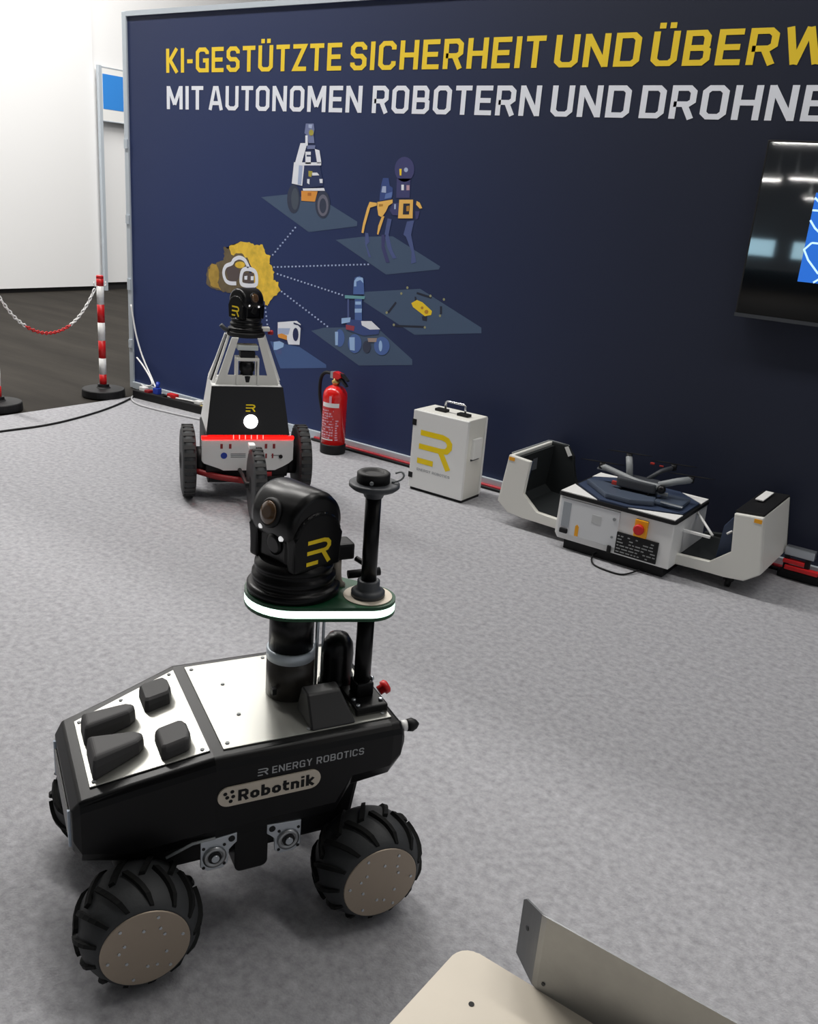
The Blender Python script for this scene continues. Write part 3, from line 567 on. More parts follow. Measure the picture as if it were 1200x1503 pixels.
# ---------- the place: floors, hall wall, banner wall, ceiling
m = MB(); m.box(-5.33, 5.2, -1.2, 5.4, -0.0065, 0)
struct(m.build('floor', M_carpet), 'light grey felt carpet of the booth')
m = MB(); m.box(-30, 22, -40, 30, -0.08, -0.007)
struct(m.build('floor', M_hallfloor), 'dark brownish grey hall floor')
m = MB(); m.box(-11.2, -10.87, -30, 7.86, 0.05, 6.3)
wl = struct(m.build('wall_left', M_white), 'white hall wall behind the barrier')
m = MB(); m.box(-11.3, -10.90, 7.87, 16, 0.09, 6.3)
struct(m.build('wall_left', M_white), 'white hall wall section set back beside the sign')
m = MB(); m.box(-11.16, -10.93, -30, 16, -0.007, 0.05); m.box(-11.26, -10.95, 7.9, 16, 0.05, 0.09)
struct(m.build('baseboard_left', mat('dark_skirting', (38, 36, 36), 0.6)), 'dark recessed skirting under the white wall')
m = MB(); m.box(-11.2, 12, -30, 16, 6.3, 6.4)
struct(m.build('ceiling', mat('ceiling_paint', (196, 196, 192), 0.8)))

WY = 4.30   # front face of the banner wall
nm = bpy.data.materials.new('navy_print'); nm.use_nodes = True
nt = nm.node_tree; b = nt.nodes['Principled BSDF']; b.inputs['Roughness'].default_value = 0.55; b.inputs['Specular IOR Level'].default_value = 0.45
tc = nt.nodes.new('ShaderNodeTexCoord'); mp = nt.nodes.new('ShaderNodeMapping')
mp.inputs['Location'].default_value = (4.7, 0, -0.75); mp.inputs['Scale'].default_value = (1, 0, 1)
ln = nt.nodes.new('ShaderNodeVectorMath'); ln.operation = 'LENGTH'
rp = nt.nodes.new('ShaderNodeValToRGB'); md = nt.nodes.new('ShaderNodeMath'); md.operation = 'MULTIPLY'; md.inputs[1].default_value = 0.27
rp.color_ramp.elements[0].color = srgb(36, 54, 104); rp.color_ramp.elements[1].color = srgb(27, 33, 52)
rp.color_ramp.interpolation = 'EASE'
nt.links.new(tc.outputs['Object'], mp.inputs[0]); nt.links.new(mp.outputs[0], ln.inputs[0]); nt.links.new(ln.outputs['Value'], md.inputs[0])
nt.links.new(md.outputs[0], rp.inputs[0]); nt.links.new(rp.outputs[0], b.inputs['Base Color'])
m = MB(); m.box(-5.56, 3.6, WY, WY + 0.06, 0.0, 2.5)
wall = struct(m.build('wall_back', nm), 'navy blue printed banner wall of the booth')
m = MB(); m.box(-5.605, -5.56, WY - 0.012, WY + 0.07, 0, 2.53, 0.004); m.box(-5.6, -5.565, WY - 0.02, WY - 0.012, 0.3, 0.36); m.box(-5.6, -5.565, WY - 0.02, WY - 0.012, 0.72, 0.80); m.box(-5.6, -5.565, WY - 0.02, WY - 0.012, 1.18, 1.24); m.box(-5.6, -5.565, WY - 0.02, WY - 0.012, 1.68, 1.74)
struct(m.build('trim_1', M_aluw), 'upright aluminium edge profile of the banner wall')
m = MB(); m.box(-5.56, 3.6, WY - 0.012, WY + 0.07, 2.5, 2.53)
struct(m.build('trim_2', M_aluw), 'aluminium top rail of the banner wall')
m = MB(); m.box(-5.56, 3.6, WY - 0.022, WY - 0.001, 0.0, 0.05, 0.003)
struct(m.build('trim_3', M_aluw), 'aluminium rail along the foot of the banner wall')

# printed lettering
def lay(mb, quads, f, eps):
    for q in quads: mb.poly([f(p, eps) for p in q])
def title(words, z0, z1, material, name, label):
    mb = MB(); h = z1 - z0; kmean = []
    for wd, x0, x1 in words:
        q, W = word_quads(wd, 0.165, 0.14)
        if x1 is None: k = sum(kmean) / len(kmean)
        else: k = (x1 - x0) / W; kmean.append(k)
        for quad in q: mb.poly([(x0 + p[0] * k, WY - 0.0012 - p[2], z0 + p[1] * h) for p in quad])
    o = mb.build(name, material, wall); o['label'] = label
M_py = mat('print_yellow', (250, 214, 44), 0.6); M_pw = mat('print_white', (244, 247, 255), 0.6)
title(TITLE_A, 2.156, 2.298, M_py, 'title_lettering', 'yellow headline KI-GESTÜTZTE SICHERHEIT UND ÜBERWACHUNG')
title(TITLE_B, 1.938, 2.077, M_pw, 'title_lettering', 'white headline MIT AUTONOMEN ROBOTERN UND DROHNEN')
PC = dict(tile=(72, 92, 120), tile2=(70, 98, 150), wheel=(54, 62, 84), wheel2=(74, 84, 98), rim=(112, 112, 128), orange=(236, 158, 66), orangedk=(196, 116, 44),
          white=(240, 244, 252), body=(40, 54, 96), paleb=(176, 190, 222), grey=(120, 130, 170), olive=(176, 164, 66), ghost=(64, 66, 116), ghost2=(80, 94, 146),
          yellow=(230, 196, 52), pink=(196, 160, 176), blue=(56, 78, 140), bluel=(96, 122, 184), gold=(252, 198, 100), golddk=(196, 140, 50), dark=(34, 40, 58),
          smokedk=(112, 98, 72), smokedk2=(186, 152, 66), smoke=(244, 202, 66), smokehole=(94, 82, 80), paleo=(160, 160, 120), rblue=(78, 108, 172), rpale=(164, 198, 240),
          rdark=(58, 78, 136), redp=(160, 62, 78), teal=(110, 168, 176), tan=(170, 150, 140), navy=(30, 40, 88), dot=(176, 190, 224))
for nme, rows in PRINTS.items():
    mb = MB(); keys = []
    for row in rows:
        k = row[0].lstrip('*')
        if k not in keys: keys.append(k)
        mb.mi = keys.index(k); yy = WY - 0.0008 - 0.0004 * row[1]
        if row[0][0] == '*':
            for q in stroke_quads(row[2], row[3], row[4]): mb.poly([(p[0], yy, p[1]) for p in q])
        else:
            mb.poly([(p[0], yy, p[1]) for p in row[2]])
    ms = [mat('print_' + k, PC[k], 0.6, noise=(18, 0.25, 4) if k.startswith('smoke') and k != 'smokehole' else None) for k in keys]
    mb.build(nme, ms, wall)

# ---------- hall lamps (seen mirrored in the display)
def ceiling_light(x, y, z, lx, ly, power, label):
    t = thing('ceiling_light', label, 'light', (x, y, z), 0, 'linear lamps under the hall ceiling')
    mb = MB(); mb.box(-lx / 2 - .03, lx / 2 + .03, -ly / 2 - .03, ly / 2 + .03, 0.012, 0.09, 0.008); mb.build('housing', M_whiteplastic, t)
    mb = MB(); mb.cyl((-lx * .35, 0, .09), (-lx * .35, 0, 6.3 - z), .006, 6); mb.cyl((lx * .35, 0, .09), (lx * .35, 0, 6.3 - z), .006, 6); build_split(mb, 'hanger', M_alu, t)
    ld = bpy.data.lights.new('lamp_light', 'AREA'); ld.shape = 'RECTANGLE'; ld.size = lx; ld.size_y = ly; ld.energy = power; ld.color = (1.0, 0.975, 0.94)
    lo = bpy.data.objects.new('lamp_light', ld); COL.objects.link(lo); lo.parent = t; lo.location = (0, 0, 0)
LAMPS = [(x, y) for y in (7.0, 3.0, -1.0) for x in (-8.2, -4.2, 0.2, 4.6)]
for i, (x, y) in enumerate(LAMPS):
    ceiling_light(x, y, 5.7, 3.2, 0.4, LAMP_POWER / 12 * {7.0: 1.0, 3.0: 1.2, -1.0: 0.06}[y] * {-8.2: 1.7, -4.2: 1.15, 0.2: 0.48, 4.6: 0.2}[x], 'white linear lamp hanging under the hall ceiling')
for (x, y, z, lx) in [(-5.9, -14, 3.35, 1.0), (-6.35, -14, 2.55, .5), (-5.5, -14, 2.6, .8), (-5.15, -14, 2.2, .7)]:
    ceiling_light(x, y, z, lx, 0.12, 12, 'white linear lamp hanging under the hall ceiling')
m = MB(); m.box(-11.2, 12, -29.2, -29, -0.007, 6.3); struct(m.build('wall_front', mat('far_wall_grey', (196, 200, 208), .7)), 'grey far hall wall opposite the banner wall')
for k, (xa, xb) in enumerate([(-10.9, -9.9), (-9.2, -8.4), (-8.1, -7.3), (-6, -4), (-2, 0), (2, 4)]):
    m = MB(); m.box(xa, xb, -29, -28.97, .5, 1.1); o = struct(m.build('window_%d' % (k + 1), mat('daylit_window_glass', (176, 214, 230), .2, emit=1.6)), 'daylit window in the far hall wall')
    m = MB(); m.box(xa - .05, xb + .05, -29, -28.95, .44, .5); m.box(xa - .05, xb + .05, -29, -28.95, 1.1, 1.16); m.build('window_frame', M_aluw, o)

# ---------- display on the banner wall
t = thing('wall_display', 'large black flat screen on the navy wall showing a blue line drawing', 'screen', (-0.57, WY, 1.488))
m = MB(); m.box(-.664, .664, -0.06, -0.02, -0.37, 0.37, 0.006); m.build('housing', M_blackm, t)
m = MB(); m.box(-.655, .655, -0.0615, -0.0605, -0.352, 0.361); m.build('screen', mat('screen_glass', (8, 10, 16), 0.03, spec=1.0, ior=2.6), t)
m = MB(); m.box(-.664, .664, -0.0625, -0.0605, -0.37, -0.354); m.build('chin_strip', M_dgrey, t)
m = MB(); m.box(-.25, .25, -0.02, 0.0, -0.2, 0.2); build_split(m, 'bracket', M_blackm, t)
m = MB(); m.poly([(-.425, -0.0619, -0.192), (.56, -0.0619, -0.192), (.56, -0.0619, .17), (-.425, -0.0619, .17)])
pic = m.build('screen_picture', mat('screen_blue', (40, 104, 200), 0.4, emit=0.75), t); pic['label'] = 'blue picture with pale circuit lines'
m = MB()
for pl in ([(-.425, .10), (-.39, .10), (-.345, .06), (-.345, .02), (-.30, -.02), (-.24, -.02)], [(-.425, .06), (-.40, .03), (-.36, .0), (-.31, .04), (-.27, .09), (-.18, .09)],
           [(-.40, -.03), (-.425, -.06), (-.40, -.10), (-.35, -.15), (-.30, -.15)], [(-.40, -.03), (-.34, -.03), (-.29, -.09), (-.24, -.12)], [(-.425, .15), (-.40, .13), (-.33, .13), (-.28, .16)],
           [(-.36, -.19), (-.33, -.165), (-.22, -.165)], [(-.2, .05), (-.1, .05), (-.04, -.02), (.1, -.02)], [(-.2, -.1), (-.05, -.1), (.02, -.04), (.2, -.04)], [(-.1, .14), (.06, .14), (.1, .1), (.3, .1)]):
    for q in stroke_quads(pl, 0.008): m.poly([(p[0], -0.0622, p[1]) for p in q])
stuff(m.build('screen_lines', mat('screen_line', (190, 226, 250), 0.4, emit=0.9), pic))

# ---------- barrier posts, chain
def barrier_post(x, y, label):
    t = thing('barrier_post', label, 'barrier post', (x, y, 0), 0, 'barrier posts at the carpet edge')
    mb = MB(); mb.lathe([(0.0, .146), (0.004, .149), (.048, .147), (.053, .142), (.058, .05), (.066, .042), (.085, .038)], n=40, smooth=False); mb.build('base', M_blackm, t)
    z = .07; cols = [('red', .085), ('white', .115), ('red', .125), ('white', .125), ('red', .125), ('white', .125), ('red', .05)]
    for k, (c, h) in enumerate(cols):
        mb = MB(); mb.cyl((0, 0, z), (0, 0, z + h), .0245, 24); mb.build('tube_section', M_red if c == 'red' else M_whiteplastic, t); z += h
    mb = MB(); mb.lathe([(0, .0245), (.018, .0245), (.022, .02), (.023, .004)], (0, 0, z), n=20); cp = mb.build('cap', M_red, t)
    mb = MB()
    for sgn in (-1, 1): mb.tube([(0, sgn * .022, z - .05), (0, sgn * .045, z - .05), (0, sgn * .05, z - .035), (0, sgn * .045, z - .02)], .004, 6)
    build_split(mb, 'hook', M_whiteplastic, t)
    return z
PZ = barrier_post(-5.47, 3.955, 'red and white barrier post at the end of the banner wall')
barrier_post(-5.50, 3.17, 'red and white barrier post holding the chain end away from the banner wall')
t = thing('barrier_chain', 'red and white plastic chain hanging between the barrier posts', 'chain', (-5.485, 3.56, 0))
def chain_pt(s):   # s -1..1
    return Vector((0.015 * s, .352 * s, .47 + .282 * (math.cosh(1.6 * s) - 1) / (math.cosh(1.6) - 1)))
NL = 46
segs = {}
for k in range(NL):
    s0 = -1 + 2 * k / NL; s1 = -1 + 2 * (k + 1) / NL
    a = chain_pt(s0); b_ = chain_pt(s1); d = (b_ - a); L = d.length * .72; dn = d.normalized(); c = (a + b_) / 2
    side = Vector((1, 0, 0)); side = (side - dn * side.dot(dn)).normalized(); up = dn.cross(side)
    if k % 2: side = up
    ww = .0085
    pts = [c + dn * (L * math.cos(q)) * .82 + side * (ww * math.sin(q)) for q in [2 * math.pi * i / 10 for i in range(10)]]
    key = 0 if s0 < -.5 else (2 if s0 > .42 else 1)
    segs.setdefault(key, MB()).tube(pts, .0042, 6, closed=True)
for key, mb in segs.items(): stuff(mb.build('chain_links', M_red if key == 1 else M_whiteplastic, t))['label'] = 'red links' if key == 1 else 'white links'

# ---------- sign and upright at the hall wall
m = MB(); m.box(-10.84, -10.79, 7.885, 7.935, -0.007, 2.81, 0.004); tag(m.build('sign_upright', M_aluw), 'slim aluminium upright standing at the white hall wall', 'post')
t = thing('booth_sign', 'blue and white sign board fixed beside the slim aluminium upright', 'sign', (-10.815, 7.935, 2.15))
m = MB(); m.box(-.02, .02, 0, .75, 0, .65, 0.003); m.build('board', M_whiteplastic, t)
m = MB(); m.box(.0205, .0225, 0.01, .74, .15, .565); m.build('blue_field', M_signblue, t)
m = MB(); m.box(-.02, .0235, 0.0, .75, .0, .012); m.box(-.02, .0235, 0.0, .75, .638, .65); build_split(m, 'rail', M_aluw, t)

# ---------- fire extinguisher
t = thing('fire_extinguisher', 'red fire extinguisher with black base and hose standing before the navy wall', 'fire extinguisher', (-3.455, 4.13, 0), math.radians(-8))
m = MB(); m.lathe([(0.0, .070), (.004, .078), (.055, .078), (.06, .074)], n=32); m.build('base_ring', M_blackm, t)
m = MB(); m.lathe([(.03, .074), (.35, .074), (.375, .070), (.395, .058), (.408, .040), (.415, .022), (.418, .02)], n=36); m.build('cylinder', M_extred, t)
m = MB(); m.lathe([(.412, .021), (.425, .021), (.43, .026), (.442, .026), (.447, .017), (.46, .017)], n=20); m.build('neck', M_brass, t)
m = MB(); m.prism([(-.03, .455), (.03, .455), (.055, .47), (.05, .492), (.0, .50), (-.02, .49)], 'y', -.017, .017, .003); m.build('valve_head', M_red, t)
m = MB(); m.prism([(-.035, .455), (-.012, .455), (-.012, .495), (-.035, .495)], 'y', -.018, .018, .002); m.build('fitting', M_alu, t)
m = MB(); m.prism([(.01, .482), (.06, .478), (.105, .455), (.107, .462), (.062, .492), (.01, .497)], 'y', -.011, .011, .002); m.prism([(.01, .458), (.055, .45), (.095, .42), (.1, .427), (.058, .462), (.01, .466)], 'y', -.011, .011, .002); m.build('lever', M_blackm, t)
m = MB(); m.tube([(-.03, 0, .478), (-.085, -.005, .478), (-.118, -.01, .452), (-.13, -.012, .40), (-.125, -.014, .33), (-.105, -.016, .27), (-.088, -.012, .20), (-.086, -.01, .13)], .0105, 8, smooth_path=5); m.build('hose', M_blackm, t)
m = MB(); m.cyl((-.086, -.01, .135), (-.085, -.01, .06), .014, 12, r2=.018); m.build('nozzle', M_blackm, t)
def ext_arc(mb, a0, a1, z0, z1, r=.0747, n=10):
    for k in range(n):
        A = math.radians(a0 + (a1 - a0) * k / n); B = math.radians(a0 + (a1 - a0) * (k + 1) / n)
        mb.poly([(r * math.cos(A), r * math.sin(A), z0), (r * math.cos(B), r * math.sin(B), z0), (r * math.cos(B), r * math.sin(B), z1), (r * math.cos(A), r * math.sin(A), z1)])
m = MB(); ext_arc(m, -112, -22, .292, .318); ext_arc(m, -112, -45, .090, .097)
m.build('label_band', M_whiteplastic, t, recalc=False)
m = MB(); rnd = random.Random(4)
ext_arc(m, -70, -58, .318, .36, n=3)
for zr in range(11):
    z = .275 - zr * .0165; a = -110
    while a < -48:
        wdt = rnd.uniform(4, 15)
        if rnd.random() < .75: ext_arc(m, a, min(a + wdt, -46), z - .010 * rnd.uniform(.5, 1.1), z, n=2)
        a += wdt + rnd.uniform(2, 5)
for zr in range(9):
    ext_arc(m, -36, -36 + rnd.uniform(7, 16), .215 - zr * .0145 - .008, .215 - zr * .0145, n=2)
stuff(m.build('label_print', M_pinklabel, t, recalc=False))['label'] = 'pale printed instructions'

# ---------- white equipment case
t = thing('equipment_case', 'white metal case with a yellow logo and black carry handle by the wall', 'case', (-2.535, 3.90, 0))
m = MB(); m.box(-.172, .172, 0.012, .19, 0.014, .447, .006); m.build('body', M_shell, t)
m = MB(); m.box(-.174, .174, -.004, .0145, 0.016, .445, .004); door = m.build('door', M_whiteplastic, t)
m = MB()
for q in logo_quads(): m.poly([(-.127 + p[0] * .215, -.0046 - p[2], .155 + p[1] * .19) for p in q])
m.build('logo', M_yellow, door)
m = MB(); q, W = word_quads('ENERGY ROBOTICS', .16, .13)
for qq in q: m.poly([(-.125 + p[0] * .215 / W, -.0046 - p[2], .118 + p[1] * .014) for p in qq])
m.build('lettering', M_txtgrey, door)
m = MB(); m.box(-.178, -.150, -.006, .0, .36, .395, .003); m.box(-.178, -.150, -.006, .0, .068, .10, .003); build_split(m, 'lock', M_blackm, door)
m = MB(); m.box(-.168, .168, .01, .185, 0, .014); m.build('foot_frame', M_blackm, t)
m = MB(); m.box(-.085, -.015, .06, .10, .447, .462, .004); m.box(.055, .125, .06, .10, .447, .462, .004); build_split(m, 'handle_block', M_blackm, t)
m = MB(); m.tube([(-.03, .08, .458), (-.03, .08, .50), (-.02, .08, .507), (.085, .08, .507), (.095, .08, .50), (.095, .08, .458)], .006, 8); m.build('carry_handle', mat('chrome', (210, 212, 216), .2, metal=.95), t)
m = MB(); m.box(.171, .19, .05, .13, .235, .345, .004); m.build('side_socket', M_whiteplastic, t)
m = MB(); m.box(.171, .178, .052, .128, .225, .2355); build_split(m, 'socket_flap', M_dgrey, t)
m = MB(); m.box(.1735, .1755, .165, .185, .02, .44); m.build('edge_strip', M_whiteplastic, t)

# ---------- drone dock with two opened cover halves
t = thing('drone_dock', 'white drone docking box with opened dark lined covers on both sides', 'docking station', (-1.437, 3.70, 0))
m = MB()
m.prism([(-.278, .075), (-.262, .052), (.283, .052), (.278, .262), (-.274, .262)], 'y', 0.006, .44, .004); m.build('body', M_whiteplastic, t)
m = MB(); m.box(-.235, .255, .03, .42, 0.0, .052); m.build('base_frame', M_blackm, t)
m = MB(); m.prism(rounded(-.28, .285, -.004, .45, .02, 3), 'z', .262, .278); m.build('rim', M_blackm, t)
m = MB(); m.prism([(-.272, .004), (-.09, .004), (-.272, .15)], 'z', .279, .283); m.prism([(.277, .004), (.06, .004), (.277, .10)], 'z', .279, .283); m.prism([(.277, .44), (.277, .34), (.15, .44)], 'z', .279, .283); m.prism([(-.272, .44), (-.272, .34), (-.15, .44)], 'z', .279, .283)
build_split(m, 'corner_plate', M_whiteplastic, t)
m = MB(); m.prism([(-.26, .16), (-.08, .01), (.05, .008), (.272, .11), (.272, .33), (.14, .436), (-.14, .436), (-.26, .33)], 'z', .278, .286); m.build('landing_deck', M_slate, t)
m = MB(); m.prism([(-.235, .19), (-.07, .04), (.05, .04), (.14, .10), (.10, .24), (-.10, .26)], 'z', .286, .312, .008); m.prism([(.12, .12), (.25, .14), (.24, .30), (.12, .28)], 'z', .286, .308, .01); build_split(m, 'centering_pad', mat('deck_grey', (72, 82, 98), .45), t)
m = MB(); m.box(.16, .262, .118, .128, .308, .314); m.build('deck_rail', M_alu, t)
m = MB(); m.box(-.262, .03, -.0005, .0075, .082, .252, .002); pn = m.build('service_panel', mat('panel_white', (222, 224, 226), .4), t)
m = MB(); m.box(-.248, -.208, -.0015, .002, .115, .235); m.build('data_plate', mat('plate_grey', (160, 166, 172), .5), pn)
m = MB(); m.box(-.1, -.055, -.0015, .002, .17, .21); m.build('vent_frame', mat('vent_grey', (196, 198, 198), .5), pn)
m = MB(); m.prism([(-.175, .085), (-.157, .085), (-.157, .132), (-.166, .142), (-.175, .132)], 'y', -.0015, .002); m.build('warning_label', M_orange, pn)
m = MB(); m.box(-.25, -.21, -.012, .004, .085, .108, .006); m.box(-.005, .012, -.01, .004, .052, .088, .003); build_split(m, 'connector', M_blackm, t)
m = MB(); m.lathe([(0, .008), (.006, .008)], (.008, .002, .215), (0, -1, 0), n=12); m.lathe([(0, .006), (.006, .006)], (.008, .002, .13), (0, -1, 0), n=12); build_split(m, 'lock', M_grey, t)
m = MB(); m.box(.105, .165, -.006, .006, .165, .245, .003); m.build('switch_plate', M_orange, t)
m = MB(); m.lathe([(0, .017), (.008, .017), (.010, .024), (.022, .024), (.026, .018)], (.133, -.006, .205), (0, -1, 0), n=20); m.build('emergency_stop', M_red, t)
m = MB(); m.box(.03, .225, -.002, .006, .062, .162); gr = m.build('vent_panel', M_blackm, t)
m = MB(); rnd = random.Random(7)
for zr in range(6):
    x = .036
    while x < .21:
        wv = rnd.uniform(.008, .028)
        if rnd.random() < .7: m.box(x, min(x + wv, .22), -.0032, -.0015, .07 + zr * .0148, .070 + zr * .0148 + .005)
        x += wv + .006
stuff(m.build('printed_rows', mat('faded_print', (150, 152, 152), .6), gr))
m = MB(); m.tube([(-.06, .06, .03), (-.07, .0, .012), (-.03, -.07, .005), (.05, -.095, .005), (.12, -.08, .005), (.16, .02, .012)], .004, 7, smooth_path=6); m.build('power_cable', M_blackm, t)
# L-shaped cover halves: profile in x,z; front cheek, back cheek, shell, lining
def cover(sgn, label):
    X = lambda x: sgn * x      # distance from the dock's own side
    outer = [(.262, .108), (.262, .055), (.50, .062), (.585, .068), (.648, .115), (.612, .362), (.592, .362)]
    inner = [(.592, .35), (.622, .118), (.575, .083), (.50, .08), (.262, .078)]
    prof = outer[1:] + inner
    mb = MB(); mb.prism([(X(x), z) for x, z in prof], 'y', .115, .515); c = mb.build('cover', M_shell, t, bevel=.003)
    c['label'] = label
    cheek = [(.268, .104), (.262, .055), (.50, .062), (.585, .068), (.648, .115), (.612, .362), (.492, .352), (.518, .178), (.43, .104)]
    mb = MB(); mb.prism([(X(x), z) for x, z in cheek], 'y', .09, .116, .006); mb.build('front_cheek', M_shell, c)
    back = [(.268, .10), (.262, .055), (.50, .062), (.585, .068), (.648, .115), (.612, .362), (.505, .362), (.462, .31), (.445, .20), (.40, .115)]
    mb = MB(); mb.prism([(X(x), z) for x, z in back], 'y', .505, .53, .006); mb.build('back_cheek', M_green, c)
    mb = MB(); mb.prism([(X(x), z) for x, z in [(.27, .079), (.50, .081), (.572, .085), (.619, .12), (.592, .345), (.575, .345), (.598, .13), (.56, .098), (.49, .094), (.27, .092)]], 'y', .117, .504); mb.build('lining', M_green, c)
    mb = MB(); mb.prism([(X(x), z) for x, z in [(.494, .346), (.520, .178), (.56, .15), (.59, .345)]], 'y', .117, .128); mb.build('cheek_lining', M_slate, c)
    mb = MB(); mb.prism([(X(x), z) for x, z in [(.49, .352), (.61, .362), (.61, .372), (.49, .362)]], 'y', .112, .52, .004); lid = mb.build('edge_seal', M_blackm, c) if sgn > 0 else None
    mb = MB(); mb.box(min(X(.578), X(.61)), max(X(.578), X(.61)), .0885, .0905, .335, .352); mb.build('warning_sticker', M_orange, c)
    return c
cr_ = cover(1, 'right cover half, dark seal along its top')
cl_ = cover(-1, 'left cover half, open towards the dock')
m = MB(); m.prism([(.505, .20), (.60, .20), (.61, .35), (.50, .345)], 'y', .20, .50, .006); m.build('inner_box', M_slate, cr_)
m = MB(); m.prism([(.425, .10), (.52, .10), (.52, .335), (.49, .34), (.435, .255)], 'y', .19, .49, .004); m.build('inner_panel', M_slate, cr_)
m = MB(); m.prism([(.515, .3735), (.55, .3735), (.55, .378), (.515, .378)], 'y', .30, .47); build_split(m, 'reflector', M_whiteplastic, cr_)
m = MB(); m.tube([(-.612, .12, .364), (-.612, .50, .364), (-.60, .515, .364), (-.50, .52, .358)], .004, 6); m.build('rim_wire', M_grey, cl_)
m = MB(); m.prism([(-.515, .350), (-.488, .305), (-.470, .315), (-.497, .358)], 'y', .4985, .5045); build_split(m, 'reflector', M_whiteplastic, cl_)
m = MB(); m.prism([(-.587, .33), (-.583, .25), (-.578, .25), (-.579, .33)], 'y', .29, .335); m.prism([(-.586, .315), (-.58, .22), (-.575, .22), (-.577, .315)], 'y', .17, .215); build_split(m, 'bracket', M_alu, cl_)
m = MB(); m.box(.272, .40, .13, .145, .20, .21); m.tube([(.28, .30, .25), (.40, .17, .205)], .006, 6); m.tube([(.46, .17, .23), (.53, .30, .28)], .006, 6); build_split(m, 'stay', M_whiteplastic, t)
m = MB()
for sx in (.50,):
    m.cyl((sx, .155, .022), (sx + .018, .155, .022), .022, 16); m.box(sx - .012, sx + .03, .14, .17, .03, .062, .003)
m.build('castor', M_blackm, t)
m = MB()
m.cyl((-.52, .40, .022), (-.50, .40, .022), .022, 16); m.box(-.53, -.49, .385, .415, .03, .062, .003)
m.build('castor', M_blackm, t)

# quadcopter sitting on the dock
t = thing('quadcopter', 'dark grey folding quadcopter drone sitting on the white docking box', 'drone', (-1.415, 3.91, .312), math.radians(4))
m = MB(); m.prism(rounded(-.10, .09, -.06, .05, .02, 3), 'z', .012, .055, .008); m.build('body', M_dgrey, t)
m = MB()
m.tube([(-.20, .02, .070), (-.10, .0, .055), (.0, -.03, .045), (.10, -.035, .045)], .015, 8, smooth_path=4); m.build('arm', M_grey, t)
m = MB(); m.tube([(.09, -.02, .05), (.16, .02, .075), (.21, .06, .085)], .016, 8); m.build('arm', M_grey, t)
m = MB(); m.tube([(-.055, .0, .05), (-.07, .02, .10), (-.085, .04, .135)], .016, 8); m.build('arm', M_grey, t)
m = MB(); m.tube([(.02, .03, .05), (.06, .10, .085), (.10, .15, .10)], .011, 8); m.build('arm', M_dgrey, t)
for (x, y, z) in ((-.20, .02, .07), (.21, .06, .085), (-.085, .04, .135), (.10, .15, .10)):
    mb = MB(); mb.cyl((x, y, z - .012), (x, y, z + .016), .014, 14); mo = mb.build('motor', M_blackm, t)
    mb = MB(); L = .10
    for sg in (-1, 1): mb.prism([(x, y - .004), (x + sg * L * .5, y - .010 + sg * .01), (x + sg * L, y + sg * .025), (x + sg * L * .5, y + .010 + sg * .01), (x, y + .004)], 'z', z + .017, z + .0195)
    mb.build('propeller', M_blackm, mo)
m = MB(); m.ball((.112, -.045, .04), .020); m.build('camera_ball', M_blackg, t)
m = MB(); m.box(-.01, .01, .14, .15, .094, .104, .002); m.box(.03, .05, .155, .163, .088, .095, .002); m.box(-.12, -.09, -.05, -.035, .012, .03, .002); build_split(m, 'position_light', mat('dim_red', (190, 60, 52), .4), t)
m = MB()
for x in (-.07, .06):
    m.tube([(x, -.05, .02), (x, -.06, .004), (x, .05, .004), (x, .04, .02)], .004, 6)
build_split(m, 'landing_skid', M_blackm, t)
m = MB(); m.box(.09, .14, -.035, -.02, .008, .024, .003); m.box(-.22, -.18, .01, .03, .052, .060, .002); build_split(m, 'grey_clip', M_grey, t)

# ---------- cables and socket strip at the wall
def cable(name, pts, r, material, label, sm=6):
    mb = MB(); mb.tube(pts, r, 8, smooth_path=sm); o = mb.build(name, material); tag(o, label, 'cable'); return o
cable('floor_cable', [(-5.10, 1.6, .006), (-5.02, 2.4, .006), (-4.98, 2.85, .006), (-4.96, 3.2, .006), (-5.06, 3.6, .006), (-5.22, 3.95, .006), (-5.40, 4.22, .006)], .007, M_blackm, 'black cable lying across the carpet by the barrier posts')
t = thing('socket_strip', 'black multi socket strip with coloured plugs on the carpet by the wall', 'socket strip', (-4.93, 4.15, 0), math.radians(4))
m = MB(); m.box(-.38, .40, -.045, .04, 0.0, .058, .008); m.build('housing', M_blackm, t)
m = MB(); m.box(-.20, -.15, -.02, .02, .05, .10, .006); m.cyl((-.175, 0, .10), (-.185, .02, .135), .014, 10); m.build('plug', M_blue, t)
m = MB(); m.box(-.06, .02, -.02, .02, .05, .085, .006); m.build('plug', M_red, t)
m = MB(); m.box(-.27, -.225, -.036, .01, .02, .075, .006); m.build('plug', mat('dark_red', (150, 22, 30), .4), t)
m = MB(); m.box(-.10, -.03, -.037, .0, .045, .058, .003); m.build('plug', mat('cream_plug', (236, 206, 150), .5), t)
m = MB(); m.box(-.34, -.28, -.02, .02, .052, .085, .006); m.build('plug', M_whiteplastic, t)
m = MB(); m.box(.20, .26, -.02, .02, .05, .08, .006); m.build('plug', M_whiteplastic, t)
m = MB(); m.box(.27, .31, -.036, .0, .03, .06, .004); m.build('plug', mat('olive_plug', (190, 170, 90), .5), t)
inv = (Matrix.Translation((-4.93, 4.15, 0)) @ Matrix.Rotation(math.radians(4), 4, 'Z')).inverted()
m = MB(); m.tube([(-5.55, 4.272, .62), (-5.50, 4.27, .42), (-5.42, 4.26, .27), (-5.30, 4.24, .14), (-5.20, 4.20, .085), (-5.08, 4.16, .06)], .006, 8, smooth_path=6); m.xform(inv); m.build('lead', M_whiteplastic, t)['label'] = 'white cable hanging down the aluminium edge of the banner wall'
